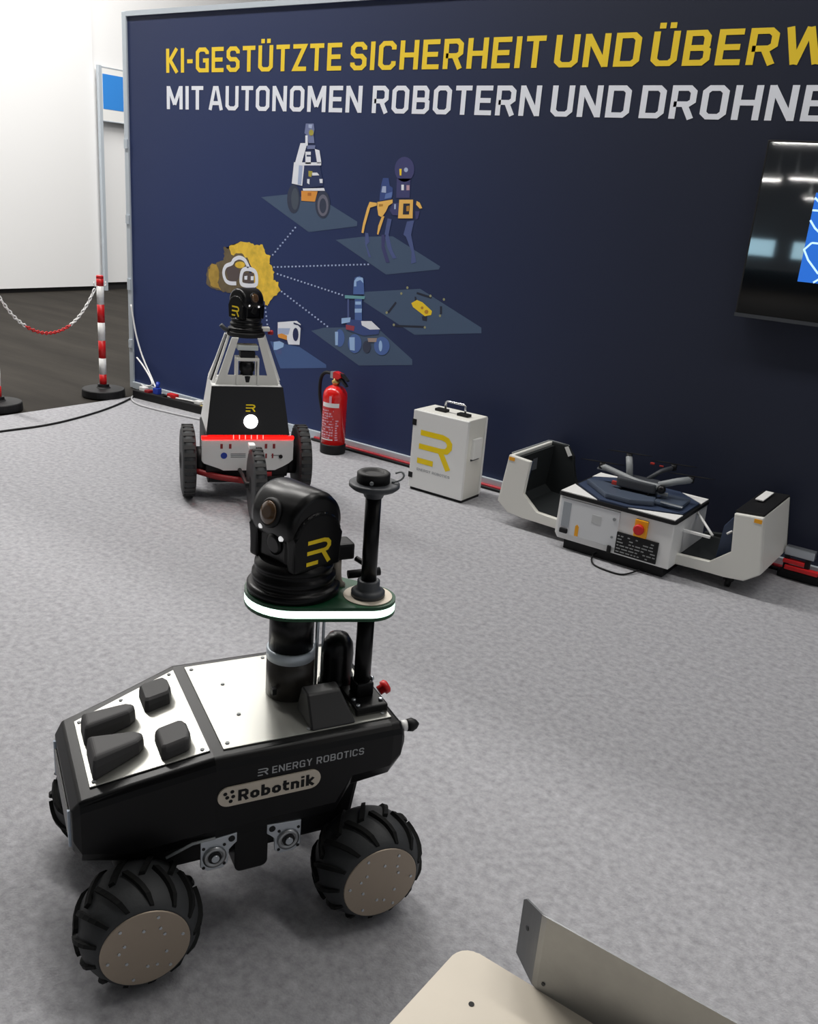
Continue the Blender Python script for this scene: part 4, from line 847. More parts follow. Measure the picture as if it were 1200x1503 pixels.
m = MB(); m.tube([(-5.50, 4.275, .24), (-5.40, 4.25, .20), (-5.28, 4.22, .13), (-5.24, 4.20, .09), (-5.34, 4.22, .06), (-5.42, 4.25, .055)], .006, 8, smooth_path=6); m.xform(inv); m.build('lead', M_whiteplastic, t)['label'] = 'white cable looped low beside the socket strip'
m = MB(); m.tube([(-4.98, 4.13, .06), (-4.78, 4.16, .065), (-4.60, 4.17, .06), (-4.42, 4.12, .03), (-4.2, 4.10, .01), (-3.9, 4.14, .008)], .0065, 8, smooth_path=6); m.xform(inv); m.build('lead', M_whiteplastic, t)['label'] = 'white cable running from the socket strip behind the white robot'
m = MB(); m.tube([(-4.72, 4.20, .035), (-4.58, 4.13, .045), (-4.44, 4.06, .035), (-4.36, 4.03, .015), (-4.24, 4.09, .015), (-4.15, 4.16, .015)], .016, 8, smooth_path=6); m.xform(inv); m.build('lead_bundle', M_blackm, t)['label'] = 'thick black cable bundle at the end of the socket strip'
m = MB(); m.tube([(-5.33, 4.20, .007), (-5.29, 4.06, .007), (-5.08, 3.96, .007), (-4.75, 3.98, .007), (-4.5, 4.02, .007)], .007, 8, smooth_path=6); m.xform(inv); m.build('lead', mat('cable_grey', (190, 190, 192), .5), t)['label'] = 'grey cable lying in front of the socket strip'
cable('red_cable', [(-3.72, 4.262, .012), (-3.4, 4.262, .012), (-2.9, 4.262, .012), (-2.3, 4.262, .012), (-1.7, 4.262, .012), (-1.0, 4.262, .012), (-.72, 4.262, .012), (.6, 4.262, .012)], .011, mat('cable_red', (176, 30, 44), .5), 'red cable running along the foot of the navy wall', 2)
cable('black_cable', [(-3.72, 4.235, .009), (-3.3, 4.232, .009), (-2.85, 4.236, .009), (-2.3, 4.234, .009), (-1.6, 4.236, .009), (-.9, 4.234, .009), (.6, 4.236, .009)], .009, M_blackm, 'black cable lying beside the red cable along the wall foot', 2)
m = MB(); m.box(-.80, -.20, 4.165, 4.222, .0, .03, .006); tag(m.build('cable_duct', M_blackm), 'flat black cable duct on the carpet below the aluminium profile', 'cable duct')
t = thing('rail_profile', 'short aluminium profile with red straps lying beside the docking box', 'profile', (-.74, 4.17, .03))
m = MB(); m.box(-.043, .085, -.02, .02, .085, .125, .004); m.build('profile', M_alu, t)
m = MB(); m.box(-.043, .05, -.024, .012, .048, .066, .003); m.box(-.03, .115, -.03, .0, .02, .040, .003); build_split(m, 'strap', mat('strap_red', (226, 40, 44), .4), t)
m = MB(); m.box(-.043, .12, -.02, .02, .0, .016, .003); m.box(-.04, -.02, -.015, .015, .016, .085); m.box(.05, .07, -.015, .015, .016, .085); m.build('foot', M_blackm, t)

# ---------- table edge in the foreground
t = thing('display_table', 'beige topped table with an upright bent steel sheet along its back edge', 'table', (.10, .36, 0))
m = MB(); m.prism([(x, y) for x, y in rounded(-.482, .52, -.42, .374, .022, 5)], 'z', .682, .70, .0015); tp = m.build('table_top', M_beige, t)
tp['label'] = 'beige table top'
m = MB()
for x, y in ((-.355, .275), (-.315, .30), (-.43, .31), (-.20, .24)): m.lathe([(0, .0032), (.0006, .0032)], (x, y, .7), n=10)
build_split(m, 'screw_hole', M_blackm, tp)
m = MB(); th_ = .0022
line = [(-.428, .404), (-.4235, .4005), (-.393, .3765), (-.386, .374), (.50, .372)]
band = stroke_quads(line, th_)
def shz(i): return (.7005, .782 if i == 0 else .793)
L_ = [q[0] for q in band] + [band[-1][1]]; R_ = [q[3] for q in band] + [band[-1][2]]
zs = [.775, .781, .795, .797, .797]; zb = [.70, .70, .70, .70, .70]
m.loft([[(L_[i][0], L_[i][1], zb[i]), (R_[i][0], R_[i][1], zb[i]), (R_[i][0], R_[i][1], zs[i]), (L_[i][0], L_[i][1], zs[i])] for i in range(5)])
sh = m.build('steel_sheet', M_steel, t); sh['label'] = 'upright bent steel sheet'
m = MB(); m.lathe([(0, .003), (.0016, .003)], (-.414, .3925, .752), (-.6, -.8, 0), n=10); m.lathe([(0, .0022), (.0016, .0022)], (-.379, .3735, .712), (0, -1, 0), n=10); build_split(m, 'rivet', M_dgrey, sh)
for x in (-.30, .44):
    for y in (-.34, .20):
        m = MB(); m.box(x - .02, x + .02, y - .02, y + .02, 0, .682, .003); m.build('leg', M_alu, t)

# ---------- pan-tilt camera used on both robots (faces -x)
def pan_tilt(parent, loc, rotz, k=1.0):
    def S(mb, name, material, par, **kw):
        mb.xform(Matrix.Diagonal((k, k, k, 1)));
        return mb.build(name, material, par, **kw)
    m = MB(); m.lathe([(0, .090), (.004, .095), (.016, .095), (.020, .090), (.021, .083), (.030, .083), (.034, .086), (.042, .085), (.045, .079), (.054, .078), (.057, .081), (.064, .080), (.067, .074), (.074, .072)], n=48)
    base = S(m, 'camera_base', M_black, parent, loc=loc, rot=(0, 0, rotz))
    base['label'] = 'black ribbed pan-tilt camera base'
    m = MB(); m.lathe([(-.068, .052), (-.064, .062), (-.052, .066), (.052, .066), (.064, .062), (.068, .052)], (0, 0, .158), (0, 1, 0), n=44)
    m.box(-.056, .060, -.046, .046, .070, .165, .01); S(m, 'camera_head', M_blackg, base)
    for sg in (-1, 1):
        m = MB()
        arch = [(-.060, .066), (.060, .066)] + [(.060 * math.cos(math.radians(a)), .134 + .052 * math.sin(math.radians(a))) for a in range(0, 181, 15)]
        y0, y1 = sorted((sg * .046, sg * .073)); m.prism(arch, 'y', y0, y1, .008, 3); S(m, 'yoke_arm', M_black, base)
        m = MB()
        for q in logo_quads():
            pts = [(sg * -1 * (p[0] - .5) * .062, sg * (.0736 + p[2]), .078 + p[1] * .054) for p in q]
            m.poly(pts)
        S(m, 'logo', M_yellow, base)
    m = MB(); m.lathe([(0, .030), (.006, .030), (.010, .026)], (-.060, 0, .176), (-1, 0, .25), n=28); S(m, 'lens_ring', M_blackm, base)
    m = MB(); m.lathe([(0, .024), (.003, .022), (.005, .012)], (-.0695, 0, .1785), (-1, 0, .25), n=24); S(m, 'lens', M_lens, base)
    m = MB(); m.lathe([(0, .022), (.006, .022), (.008, .016)], (-.054, -.006, .112), (-1, 0, -.1), n=24); S(m, 'infrared_window', M_blackg, base)
    m = MB(); m.lathe([(0, .006), (.004, .005)], (-.061, .032, .140), (-1, 0, 0), n=12); m.lathe([(0, .006), (.004, .005)], (-.061, -.032, .132), (-1, 0, 0), n=12); m.xform(Matrix.Diagonal((k, k, k, 1))); build_split(m, 'spot_lamp', mat('lamp_white', (240, 240, 240), .3, emit=.6), base)
    return base

# ---------- four-wheeled rover in the foreground: x to its rear, -y the side shown, z up
rv = thing('wheeled_rover', 'black four-wheeled inspection rover with a camera mast and glowing halo plate', 'robot', (-1.370, .994, 0), math.radians(62))
st = [  # u, top z, top half width, mid half width, bottom half width, bottom z
    (-.108, .352, .140, .147, .138, .262), (-.092, .376, .150, .157, .140, .232), (.0, .402, .162, .174, .160, .222), (.155, .446, .192, .206, .200, .256), (.41, .446, .192, .206, .200, .258),
    (.445, .446, .192, .206, .196, .316), (.535, .446, .192, .206, .190, .320), (.558, .443, .188, .203, .180, .340), (.568, .430, .180, .196, .176, .368)]
rings = []
for u, zt, wt, wm, wb, zb in st:
    half = [(wt, zt), (wm - .004, zt - .010), (wm, zt - .022), (wm, zb + .03), (wb, zb)]
    rings.append([(u, y, z) for y, z in half] + [(u, -y, z) for y, z in reversed(half)])
m = MB(); m.loft(rings); hull = m.build('hull', M_black, rv, bevel=.006, seg=3)
m = MB(); m.prism([(-.03, .235), (.0, .15), (.48, .15), (.50, .27), (-.02, .27)], 'y', -.125, .125, .01); m.build('belly_box', M_blackm, rv)
m = MB(); m.prism(rounded(.196, .266, .166, .275, .014, 4), 'y', -.201, -.12, .003); m.build('side_pod', M_black, rv)
m = MB(); m.prism(rounded(.196, .266, .166, .275, .014, 4), 'y', .12, .201, .003); m.build('side_pod', M_black, rv)
# lids
m = MB(); zl = lambda u: .376 + (u + .092) * (.446 - .376) / .247 + .0005
lid = [(-.070, .122), (.152, .168), (.152, -.168), (-.070, -.122)]
def slab(mb, poly, zf, th):
    n = len(poly); v = [(x, y, zf(x)) for x, y in poly] + [(x, y, zf(x) + th) for x, y in poly]
    mb._new(v, [tuple(range(n)), tuple(range(2 * n - 1, n - 1, -1))] + [(i, (i + 1) % n, n + (i + 1) % n, n + i) for i in range(n)])
slab(m, lid, zl, .003)
fl = m.build('front_lid', M_plate, rv, bevel=.001); fl['label'] = 'sloping steel front lid'
m = MB(); m.box(.178, .544, -.172, .172, .4455, .449, .001); rl = m.build('rear_lid', M_plate, rv); rl['label'] = 'flat steel rear lid'
m = MB()
for x, y in ((.19, -.155), (.19, .155), (.53, -.155), (.53, .155), (.36, -.16), (.36, .16), (.24, -.06), (.24, .07)): m.lathe([(0, .0045), (.002, .004)], (x, y, .449), n=10)
build_split(m, 'lid_screw', M_grey, rl)
m = MB()
for x, y in ((-.06, -.11), (-.06, .11), (.14, -.155), (.14, .155), (.03, .13)): m.lathe([(0, .0045), (.002, .004)], (x, y, zl(x) + .003), n=10)
build_split(m, 'lid_screw', M_grey, fl)
# rubber covers on the front lid; w = lateral towards the side shown
def bump(u0, u1, w0, w1, h0, h1, taper, tipw):
    """cover whose foot is u0..u1 x w0..w1; h0/h1 heights at front and rear; rear narrows to tipw"""
    wc = (w0 + w1) / 2; ww = (w1 - w0) / 2; rg = []
    for f, sc_, top in ((0, 1.0, 0), (.55, .97, 0), (.85, .90, 0), (1.0, .74, 0)):
        pts = []
        N = 8
        for i in range(N + 1):           # far side front->rear then near side rear->front
            t = i / N; u = u0 + (u1 - u0) * t; k = (1 - t) + t * tipw if taper else 1.0
            if t > .82: k *= math.sqrt(max(0.05, 1 - ((t - .82) / .18) ** 2 * .8))
            if t < .12 and not taper: k *= .86
            hh = h0 + (h1 - h0) * t
            pts.append((u, -wc, ww * k, hh))
        ring = []
        for (u, yc, wk, hh) in pts: ring.append(((u - (u0 + u1) / 2) * (1 - (1 - sc_) * .5) + (u0 + u1) / 2, yc + wk * sc_, zl(u) + .002 + hh * f))
        for (u, yc, wk, hh) in reversed(pts): ring.append(((u - (u0 + u1) / 2) * (1 - (1 - sc_) * .5) + (u0 + u1) / 2, yc - wk * sc_, zl(u) + .002 + hh * f))
        rg.append(ring)
    mb = MB(); mb.loft(rg)
    return mb.build('sensor_cover', M_foam, rv, bevel=.006, seg=3)
bump(.066, .126, -.122, -.042, .032, .028, False, 1)
bump(.064, .126, .058, .142, .032, .028, False, 1)
bump(-.062, .046, -.074, -.010, .050, .034, True, .62)
bump(-.062, .044, .016, .112, .052, .030, True, .40)
# side lettering
sy = -.2064
m = MB(); q, W = word_quads('ENERGY ROBOTICS', .15, .16)
for qq in q: m.poly([(.268 + p[0] * .200 / W, sy - p[2], .3935 + p[1] * .0165) for p in qq])
for qq in logo_quads(): m.poly([(.238 + p[0] * .022, sy - p[2], .3935 + p[1] * .0165) for p in qq])
m.build('side_lettering', M_txtgrey, rv)['label'] = 'grey company lettering along the flank'
bd = MB(); bd.prism(rounded(.157, .372, .3395, .3835, .0215, 8), 'y', -.2095, -.2055, .0008); bd = bd.build('badge', M_badge, rv); bd['label'] = 'pale metal name badge'
m = MB(); q, W = word_quads('Robotnik', .215, .11)
for qq in q: m.poly([(.198 + p[0] * .160 / W, -.2099 - p[2], .3478 + p[1] * .026) for p in qq])
for cx, cz in ((.172, .370), (.186, .3725), (.176, .361), (.188, .361), (.183, .351)):
    m.poly([(cx + .0042 * math.cos(a * math.pi / 5), -.2099, cz + .0042 * math.sin(a * math.pi / 5)) for a in range(10)])
m.build('badge_lettering', M_black, bd)
# motor brackets
for u0, flip in ((.161, 1), (.300, -1)):
    X = lambda x: u0 + flip * x
    m = MB(); m.prism([(X(-.036), .262), (X(-.036), .202), (X(-.022), .190), (X(.010), .190), (X(.020), .200), (X(.020), .232), (X(.038), .246), (X(.038), .268)], 'y', -.204, -.197, .0015); bk = m.build('motor_bracket', M_alu, rv)
    m = MB(); m.lathe([(0, .024), (.004, .024), (.006, .02), (.006, .016), (.003, .015)], (X(-.008), -.204, .222), (0, -1, 0), n=24); m.build('bearing_cover', M_steel, bk)
    m = MB(); m.lathe([(0, .0135), (.005, .0135)], (X(-.008), -.2045, .222), (0, -1, 0), n=20); m.build('bearing_bore', M_blackm, bk)
    m = MB(); m.lathe([(0, .008), (.004, .008)], (X(-.008), -.2095, .222), (0, -1, 0), n=16); m.build('axle_end', M_alu, bk)
    m = MB()
    for x, z in ((-.03, .20), (.012, .20), (-.03, .246), (.012, .246)): m.lathe([(0, .0035), (.001, .0035)], (X(x), -.204, z), (0, -1, 0), n=8)
    m.lathe([(0, .007), (.001, .007)], (X(.027), -.204, .256), (0, -1, 0), n=12); build_split(m, 'bolt_hole', M_blackm, bk)
m = MB(); m.tube([(.06, -.19, .235), (.11, -.20, .262), (.155, -.203, .266)], .003, 6); m.build('brake_rod', M_grey, rv)
# wheels
def tire_r(l): return .088 + (.115 - .088) * (1 - abs((l - .0725) / .0725) ** 2.6)
def lug_mesh(sign):
    rg = []
    for i in range(6):
        t = i / 5.0
        l = (.004 + t * .076) if sign > 0 else (.141 - t * .076)
        ph = .16 - .34 * t
        r0 = tire_r(l) - .003; r1 = tire_r(l) + (.0085 if 0 < i else .004); dw = .060 if i else .05
        ring = []
        for a, r in ((ph - dw, r0), (ph + dw, r0), (ph + dw * .72, r1), (ph - dw * .72, r1)):
            ring.append((r * math.sin(a), l, r * math.cos(a)))
        rg.append(ring)
    return rg
first = None
for (u, side) in ((0, -1), (.489, -1), (0, 1), (.489, 1)):
    rz = 0 if side < 0 else math.pi
    loc = (u, side * .288, .1225)
    if first is None:
        m = MB(); prof = [(-.145, .055), (-.145, .088)] + [(-l, tire_r(l)) for l in [.145 - .145 * k / 14 for k in range(1, 14)]] + [(0, .088), (.001, .084), (-.006, .080)]
        m.lathe(prof, (0, 0, 0), (0, -1, 0), n=56)
        wh = m.build('wheel', M_rubber, rv, loc=loc); first = wh
        m = MB(); m.lathe([(-.012, .084), (.002, .0845), (.0035, .083)], (0, 0, 0), (0, -1, 0), n=48); d0 = m.build('hub_disc', M_disc, wh)
        m = MB()
        for k in range(6):
            a = math.radians(60 * k + 10); m.lathe([(0, .0034), (.0018, .003)], (.071 * math.cos(a), -.0034, .071 * math.sin(a)), (0, -1, 0), n=8)
            a = math.radians(60 * k + 34); m.lathe([(0, .0034), (.0018, .003)], (.043 * math.cos(a), -.0034, .043 * math.sin(a)), (0, -1, 0), n=8)
            if k % 2 == 0:
                a = math.radians(60 * k + 55); m.lathe([(0, .0030), (.0018, .003)], (.049 * math.cos(a), -.0034, .049 * math.sin(a)), (0, -1, 0), n=8)
        build_split(m, 'hub_screw', M_alu, wh)
        lug0 = []
        for sign in (1, -1):
            m = MB(); m.loft(lug_mesh(sign)); o = m.build('tread_lug', M_lug, wh); lug0.append(o)
        for k in range(13):
            for j in (0, 1):
                a = 2 * math.pi * (k + .5 * j) / 13
                if k == 0:
                    lug0[j].rotation_euler = (0, a, 0)
                else: clone(lug0[j], wh, rot=(0, a, 0))
        kids = list(wh.children)
    else:
        w2 = clone(first, rv, loc=loc, rot=(0, .17 * u + .1, rz) if side > 0 else (0, .22, 0))
        for c in kids: clone(c, w2)
m = MB()
for u in (0, .489): m.cyl((u, -.15, .1225), (u, .15, .1225), .022, 14)
build_split(m, 'axle', M_blackm, rv)
# mast
m = MB(); m.cyl((.372, 0, .449), (.372, 0, .543), .0525, 36); m.build('mast_tube', mat('mast_brown_black', (56, 52, 48), .38), rv)
m = MB(); m.lathe([(0, .0535), (.022, .0535), (.024, .05)], (.372, 0, .537), n=36); m.build('mast_ring', M_aluw, rv)
m = MB(); m.cyl((.372, 0, .558), (.372, 0, .674), .0485, 36); m.build('mast_tube', M_blackg, rv)
m = MB(); m.box(.318, .328, -.045, -.030, .47, .485, .002); m.box(.33, .338, -.03, -.018, .538, .556, .002); build_split(m, 'mast_clip', M_blackm, rv)
def halo(r1, r2, z0, z1, bev=0):
    c1 = Vector((.372, 0)); c2 = Vector((.508, -.086)); d = c2 - c1; L = d.length; ang = math.atan2(d.y, d.x); off = math.acos((r1 - r2) / L); pts = []
    n = 22
    for i in range(n + 1):
        a = ang + off + (2 * math.pi - 2 * off) * i / n; pts.append((c1.x + r1 * math.cos(a), c1.y + r1 * math.sin(a)))
    for i in range(n + 1):
        a = ang - off + 2 * off * i / n; pts.append((c2.x + r2 * math.cos(a), c2.y + r2 * math.sin(a)))
    mb = MB(); mb.prism(pts, 'z', z0, z1, bev); return mb
halo(.1035, .0595, .6925, .7, .002).build('halo_plate', mat('halo_glow_green', (16, 74, 44), .4), rv)  # dark green rim, the light band's glow put into its colour
halo(.1035, .0595, .668, .6755, .002).build('halo_base', MATS['halo_glow_green'], rv)
hl = halo(.1030, .0590, .675, .693).build('halo_light', M_green_led, rv); hl['label'] = 'glowing pale green light band'
m = MB(); m.lathe([(0, .052), (.0025, .052)], (.508, -.086, .700), n=32); m.build('pole_plate', M_badge, rv)
m = MB(); m.lathe([(0, .036), (.010, .036), (.014, .030), (.018, .024), (.034, .024), (.036, .020)], (.508, -.086, .7025), n=28); m.build('pole_collar', M_dgrey, rv)
m = MB(); m.cyl((.508, -.086, .70), (.506, -.086, .930), .0165, 24); m.cyl((.508, -.086, .449), (.508, -.086, .674), .0185, 24); m.build('pole', M_black, rv)
m = MB(); m.lathe([(0, .019), (.012, .024), (.018, .045), (.024, .052), (.030, .052), (.032, .048)], (.506, -.086, .922), n=36); m.build('antenna_disc', M_dgrey, rv)
m = MB(); m.lathe([(0, .034), (.020, .034), (.023, .030), (.023, .020), (.019, .018)], (.504, -.084, .953), n=32); m.build('satellite_antenna', M_blackm, rv)
m = MB(); m.tube([(.538, -.10, .955), (.552, -.11, .962), (.558, -.113, .972), (.552, -.112, .980), (.542, -.106, .976)], .0022, 6, smooth_path=3); m.lathe([(0, .004), (.004, .004)], (.485, -.118, .962), (-.4, -.9, 0), n=8); build_split(m, 'antenna_lead', M_grey, rv)
pan_tilt(rv, (.372, 0, .698), math.radians(20), 1.04)
# under the halo
m = MB(); m.cyl((.432, .0, .449), (.432, .0, .674), .0045, 8); m.cyl((.444, -.006, .449), (.444, -.006, .674), .0035, 8); build_split(m, 'spacer_rod', M_alu, rv)
m = MB(); m.lathe([(0, .042), (.012, .042), (.016, .036), (.028, .038), (.036, .034), (.085, .036), (.110, .033), (.128, .022), (.134, .006)], (.478, -.012, .449), n=32); dm = m.build('dome_camera', M_blackg, rv); dm['label'] = 'small black dome camera under the halo plate'
m = MB(); m.box(.47, .545, -.15, -.05, .449, .468, .004); m.box(.488, .528, -.108, -.066, .468, .50, .004); m.build('pole_foot', M_black, rv)
m = MB()
for x, y in ((.478, -.14), (.478, -.115), (.535, -.13), (.535, -.062)): m.lathe([(0, .005), (.004, .005), (.005, .003)], (x, y, .468), n=8)
m.lathe([(0, .006), (.005, .005)], (.528, -.09, .50), (1, 0, 0), n=8); m.lathe([(0, .006), (.006, .005)], (.524, -.09, .655), (1, -.3, 0), n=8); build_split(m, 'foot_bolt', M_alu, rv)
m = MB(); m._new([(.362, -.172, .4495), (.462, -.172, .4495), (.462, -.075, .4495), (.362, -.075, .4495), (.368, -.122, .507), (.442, -.122, .507), (.446, -.085, .507), (.368, -.085, .507)], [(0, 1, 2, 3), (4, 5, 6, 7), (0, 1, 5, 4), (1, 2, 6, 5), (2, 3, 7, 6), (3, 0, 4, 7)])
m.build('wedge_cover', mat('wedge_black', (34, 34, 36), .42), rv, bevel=.004)
# camera box beside the pan-tilt camera
m = MB(); m.box(.452, .502, -.02, .03, .758, .795, .006); cb = m.build('radio_box', M_blackm, rv)
m = MB(); m.cyl((.475, -.05, .738), (.545, -.06, .742), .009, 12); m.cyl((.50, -.03, .765), (.52, -.06, .755), .006, 8); build_split(m, 'cable_gland', M_blackm, rv)
m = MB(); m.tube([(.47, .0, .76), (.462, -.02, .735), (.466, -.02, .71), (.476, -.02, .698)], .010, 8, smooth_path=3); m.build('connector_hose', mat('beige_hose', (150, 142, 132), .5), rv)
# rear fittings
m = MB(); m.cyl((.565, -.178, .425), (.578, -.180, .425), .012, 14); m.build('aerial_mount', M_whiteplastic, rv)
m = MB(); m.lathe([(0, .013), (.012, .015), (.022, .010), (.028, .003)], (.578, -.180, .425), (1, -.1, 0), n=16); m.build('aerial', M_blackm, rv)
m = MB(); m.lathe([(0, .011), (.010, .011), (.012, .016), (.022, .016), (.026, .011)], (.566, -.055, .442), (1, 0, .5), n=16); m.build('emergency_stop', M_red, rv)
m = MB(); m.box(-.1125, -.1075, -.11, .11, .275, .335, .002); m.build('front_window', M_blackg, rv)
m = MB(); m.box(-.113, -.100, -.128, -.120, .262, .345, .002); m.box(-.113, -.100, .120, .128, .262, .345, .002); build_split(m, 'front_light', mat('front_light_glass', (196, 210, 226), .15), rv)

# ---------- three-wheeled white robot by the wall: x ahead, y to the right in the picture
tr = thing('three_wheeled_robot', 'white three-wheeled security robot with black camera head and red light strip', 'robot', (-3.217, 3.158, 0), math.radians(-37.24))
def big_wheel(loc, r, wd):
    m = MB(); m.lathe([(-wd / 2, r * .62), (-wd / 2, r * .86), (-wd * .42, r * .96), (-wd * .2, r), (wd * .2, r), (wd * .42, r * .96), (wd / 2, r * .86), (wd / 2, r * .62)], (0, 0, 0), (0, 1, 0), n=48)
    o = m.build('wheel', M_rubber, tr, loc=loc)
    m = MB(); m.lathe([(-wd * .35, r * .63), (-wd * .38, r * .3), (-wd * .6, r * .2), (-wd * .6, r * .1), (wd * .6, r * .1), (wd * .6, r * .2), (wd * .38, r * .3), (wd * .35, r * .63)], (0, 0, 0), (0, 1, 0), n=36); m.build('hub', M_blackm, o)
    m = MB()
    for k in range(6):
        a = k * math.pi / 3
        for s_ in (-1, 1): m.lathe([(0, .007), (.004, .006)], (r * .45 * math.cos(a), s_ * wd * .37, r * .45 * math.sin(a)), (0, s_, 0), n=8)
    build_split(m, 'hub_bolt', M_alu, o)
    m = MB()
    for k in range(30):
        a = 2 * math.pi * k / 30
        v = []
        for yy in (-wd * .40, wd * .40):
            for da in (-.05, .05):
                for rr in (r * .97, r * 1.012): v.append((rr * math.cos(a + da), yy, rr * math.sin(a + da)))
        m._new(v, [(0, 1, 3, 2), (4, 6, 7, 5), (0, 4, 5, 1), (2, 3, 7, 6), (0, 2, 6, 4), (1, 5, 7, 3)])
    stuff(m.build('tread', mat('tread_grey', (58, 57, 57), .8), o))
    return o
big_wheel((0, -.285, .182), .18, .066); big_wheel((0, .285, .182), .18, .066); big_wheel((.404, .004, .178), .176, .060)
m = MB(); m.cyl((0, -.25, .182), (0, .25, .182), .028, 16); build_split(m, 'axle', M_blackm, tr)
m = MB(); m.prism([(-.30, .16), (-.22, .11), (.08, .115), (.10, .16), (.10, .335), (-.30, .335)], 'y', -.205, .205, .012); m.build('chassis', M_blackm, tr)
m = MB(); m.prism([(-.24, .075), (.02, .07), (.09, .095), (.09, .125), (-.24, .125)], 'y', -.19, .19, .008); m.build('battery_tray', M_blackm, tr)
for s_ in (-1, 1):
    m = MB(); m.cyl((0, s_ * .20, .182), (0, s_ * .252, .182), .07, 24); m.build('wheel_motor', M_blackm, tr)
m = MB()
for s_ in (-1, 1):
    m.tube([(.08, s_ * .04, .16), (.22, s_ * .040, .17), (.404, s_ * .040, .178)], .010, 8, smooth_path=3)
build_split(m, 'fork', M_blackm, tr)
m = MB(); m.box(.355, .41, -.034, -.004, .352, .372, .004); m.build('fender_lamp', M_whiteplastic, tr)
m = MB(); m.cyl((.404, -.05, .178), (.404, .05, .178), .016, 12); m.build('front_axle', M_blackm, tr)
m = MB(); m.tube([(.06, -.25, .145), (.10, -.16, .128), (.13, -.04, .115), (.16, .0, .12)], .016, 8, smooth_path=3); m.tube([(.10, .03, .135), (.11, .12, .14)], .012, 8); build_split(m, 'red_bumper_bar', mat('dark_red_bar', (150, 32, 34), .5), tr)
pl = [(-.226, .318), (.226, .318), (.226, .212), (.205, .195), (.172, .176), (.136, .158), (-.120, .158), (-.150, .176), (-.214, .195), (-.226, .21)]
m = MB(); m.prism(pl, 'x', .095, .108, .003); fp = m.build('front_plate', M_whiteplastic, tr)
m = MB()
for y in (-.13, -.088, .088, .128): m.box(.1075, .1095, y - .006, y + .006, .272, .296)
for y in (.09, .122): m.box(.1075, .1095, y - .004, y + .004, .222, .246)
build_split(m, 'slot', mat('slot_red', (150, 40, 44), .5), fp)
m = MB(); m.lathe([(0, .016), (.0015, .016)], (.108, -.118, .236), (1, 0, 0), n=20); m.build('round_logo', M_blue, fp)
m = MB()
for k in range(3): m.box(.108, .1092, -.085, -.012, .226 + k * .0085, .230 + k * .0085)
m.box(.108, .1092, .115, .158, .234, .239); m.build('small_print', M_grey, fp)
m = MB(); m.lathe([(0, .010), (.004, .010)], (.108, .163, .230), (1, 0, 0), n=14); m.build('sensor_eye', M_blackm, fp)
m = MB(); m.box(.090, .112, -.226, .226, .3185, .334, .003); m.build('red_light_strip', M_red_led, tr)
m = MB()
for k in range(6): m.box(.111, .1135, -.075 + k * .029, -.071 + k * .029, .322, .342)
build_split(m, 'strip_mark', mat('pale_pink', (255, 190, 180), .4, emit=.8), tr)
def front_x(z): return .100 - (z - .34) * .26
body = []
for z, hw, xb in ((.335, .200, -.30), (.575, .170, -.22)):
    xf = front_x(z); body.append([(xf, -hw, z), (xf, hw, z), (xb, hw, z), (xb, -hw, z)])
m = MB(); m.loft(body); m.build('body', M_whiteplastic, tr, bevel=.008)
m = MB(); v = []
for dx in (.001, .009):
    for z, hw in ((.340, .204), (.570, .174)):
        for s_ in (-1, 1): v.append((front_x(z) + dx, s_ * hw, z))
m._new(v, [(0, 1, 3, 2), (4, 6, 7, 5), (0, 4, 5, 1), (2, 3, 7, 6), (0, 2, 6, 4), (1, 5, 7, 3)])
fpn = m.build('front_panel', mat('panel_black', (24, 23, 25), .35), tr)
m = MB()
for q in logo_quads(): m.poly([(front_x(.452 + p[1] * .035) + .0098 + p[2], -.012 + p[0] * .048, .452 + p[1] * .035) for p in q])
m.build('logo', M_yellow, fpn)
m = MB(); m.lathe([(0, .034), (.008, .034), (.010, .028)], (front_x(.405) + .007, .012, .405), (1, 0, .25), n=28); hl_ = m.build('headlight', M_white_led, tr); hl_['label'] = 'round white headlight'
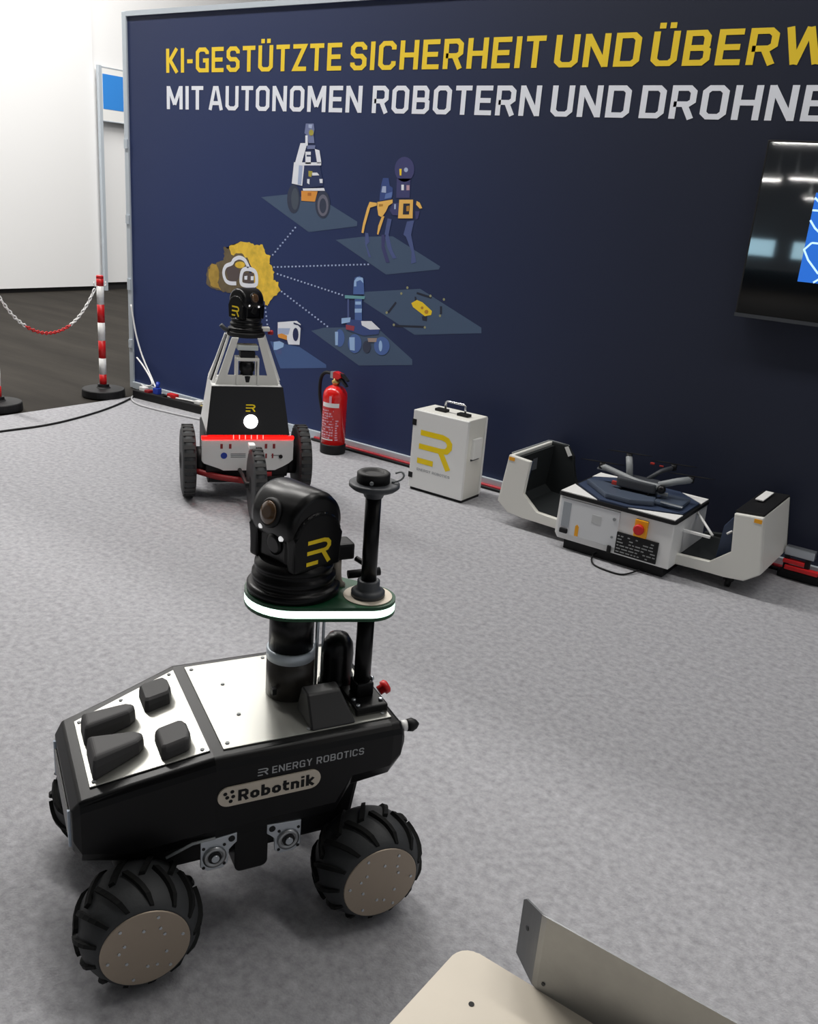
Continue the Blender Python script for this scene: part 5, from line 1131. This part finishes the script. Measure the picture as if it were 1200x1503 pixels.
# lattice tower
def bar(mb, a, b, w_, d_):
    a = Vector(a); b = Vector(b); t_ = (b - a).normalized(); sx = Vector((1, 0, 0)); sx = (sx - t_ * sx.dot(t_)).normalized(); sy_ = t_.cross(sx)
    r_ = []
    for p in (a, b): r_.append([tuple(p + sx * (i * d_ / 2) + sy_ * (j * w_ / 2)) for i, j in ((-1, -1), (1, -1), (1, 1), (-1, 1))])
    mb.loft(r_)
tf = [(-.155, .575), (-.078, .805), (-.045, .805), (-.100, .62), (.100, .62), (.045, .805), (.078, .805), (.155, .575)]
m = MB(); m.prism(tf, 'x', -.012, .0, .002); m.xform(Matrix.Translation((.03, 0, 0)) @ Matrix.Shear('XY', 4, (0, 0)) if False else Matrix.Translation((.03, 0, 0))); m.build('front_frame', M_shell, tr)
for s_ in (-1, 1):
    m = MB(); bar(m, (-.02, s_ * .163, .575), (-.04, s_ * .086, .805), .010, .02); m.build('tower_rail', M_whiteplastic, tr)
    m = MB(); bar(m, (-.10, s_ * .175, .575), (-.10, s_ * .094, .805), .012, .02); m.build('tower_rail', M_whiteplastic, tr)
    m = MB(); bar(m, (-.19, s_ * .165, .575), (-.13, s_ * .08, .805), .014, .02); m.build('tower_rail', M_shell, tr)
    m = MB(); bar(m, (-.06, s_ * .168, .578), (-.07, s_ * .09, .80), .008, .014); m.build('cable_duct', M_blackm, tr)
m = MB(); m.box(-.05, .035, -.056, -.046, .575, .695, .002); m.box(-.05, .035, .046, .056, .575, .695, .002); m.box(-.05, .035, -.056, .056, .693, .708, .002); m.build('scanner_frame', M_shell, tr)
m = MB(); m.lathe([(0, .036), (.03, .038), (.034, .032), (.05, .032), (.054, .038), (.09, .038), (.098, .03)], (-.005, 0, .588), n=28); sc0 = m.build('laser_scanner', M_blackg, tr)
m = MB(); m.box(-.04, .03, -.036, .036, .708, .738, .003); m.build('radio_box', M_blackm, tr)
m = MB(); m.box(-.05, .032, -.05, .05, .745, .768, .003); m.build('cross_plate', mat('pale_plate', (200, 208, 206), .4), tr)
m = MB(); m.lathe([(0, .088), (.012, .094), (.022, .09), (.03, .074)], (-.06, 0, .803), n=32); m.build('camera_platform', M_blackm, tr)
m = MB(); m.tube([(-.05, -.07, .82), (-.04, -.105, .835), (-.035, -.125, .855)], .011, 8); m.build('side_aerial', M_dgrey, tr)
m = MB(); m.box(-.06, -.02, .07, .112, .832, .852, .004); m.build('side_bracket', M_shell, tr)
m = MB(); m.lathe([(0, .011), (.02, .012), (.026, .008)], (-.04, .105, .826), (.2, 1, 0), n=14); m.build('side_lamp', mat('lamp_red', (170, 24, 30), .35), tr)
pan_tilt(tr, (-.06, 0, .828), math.radians(212), .92)
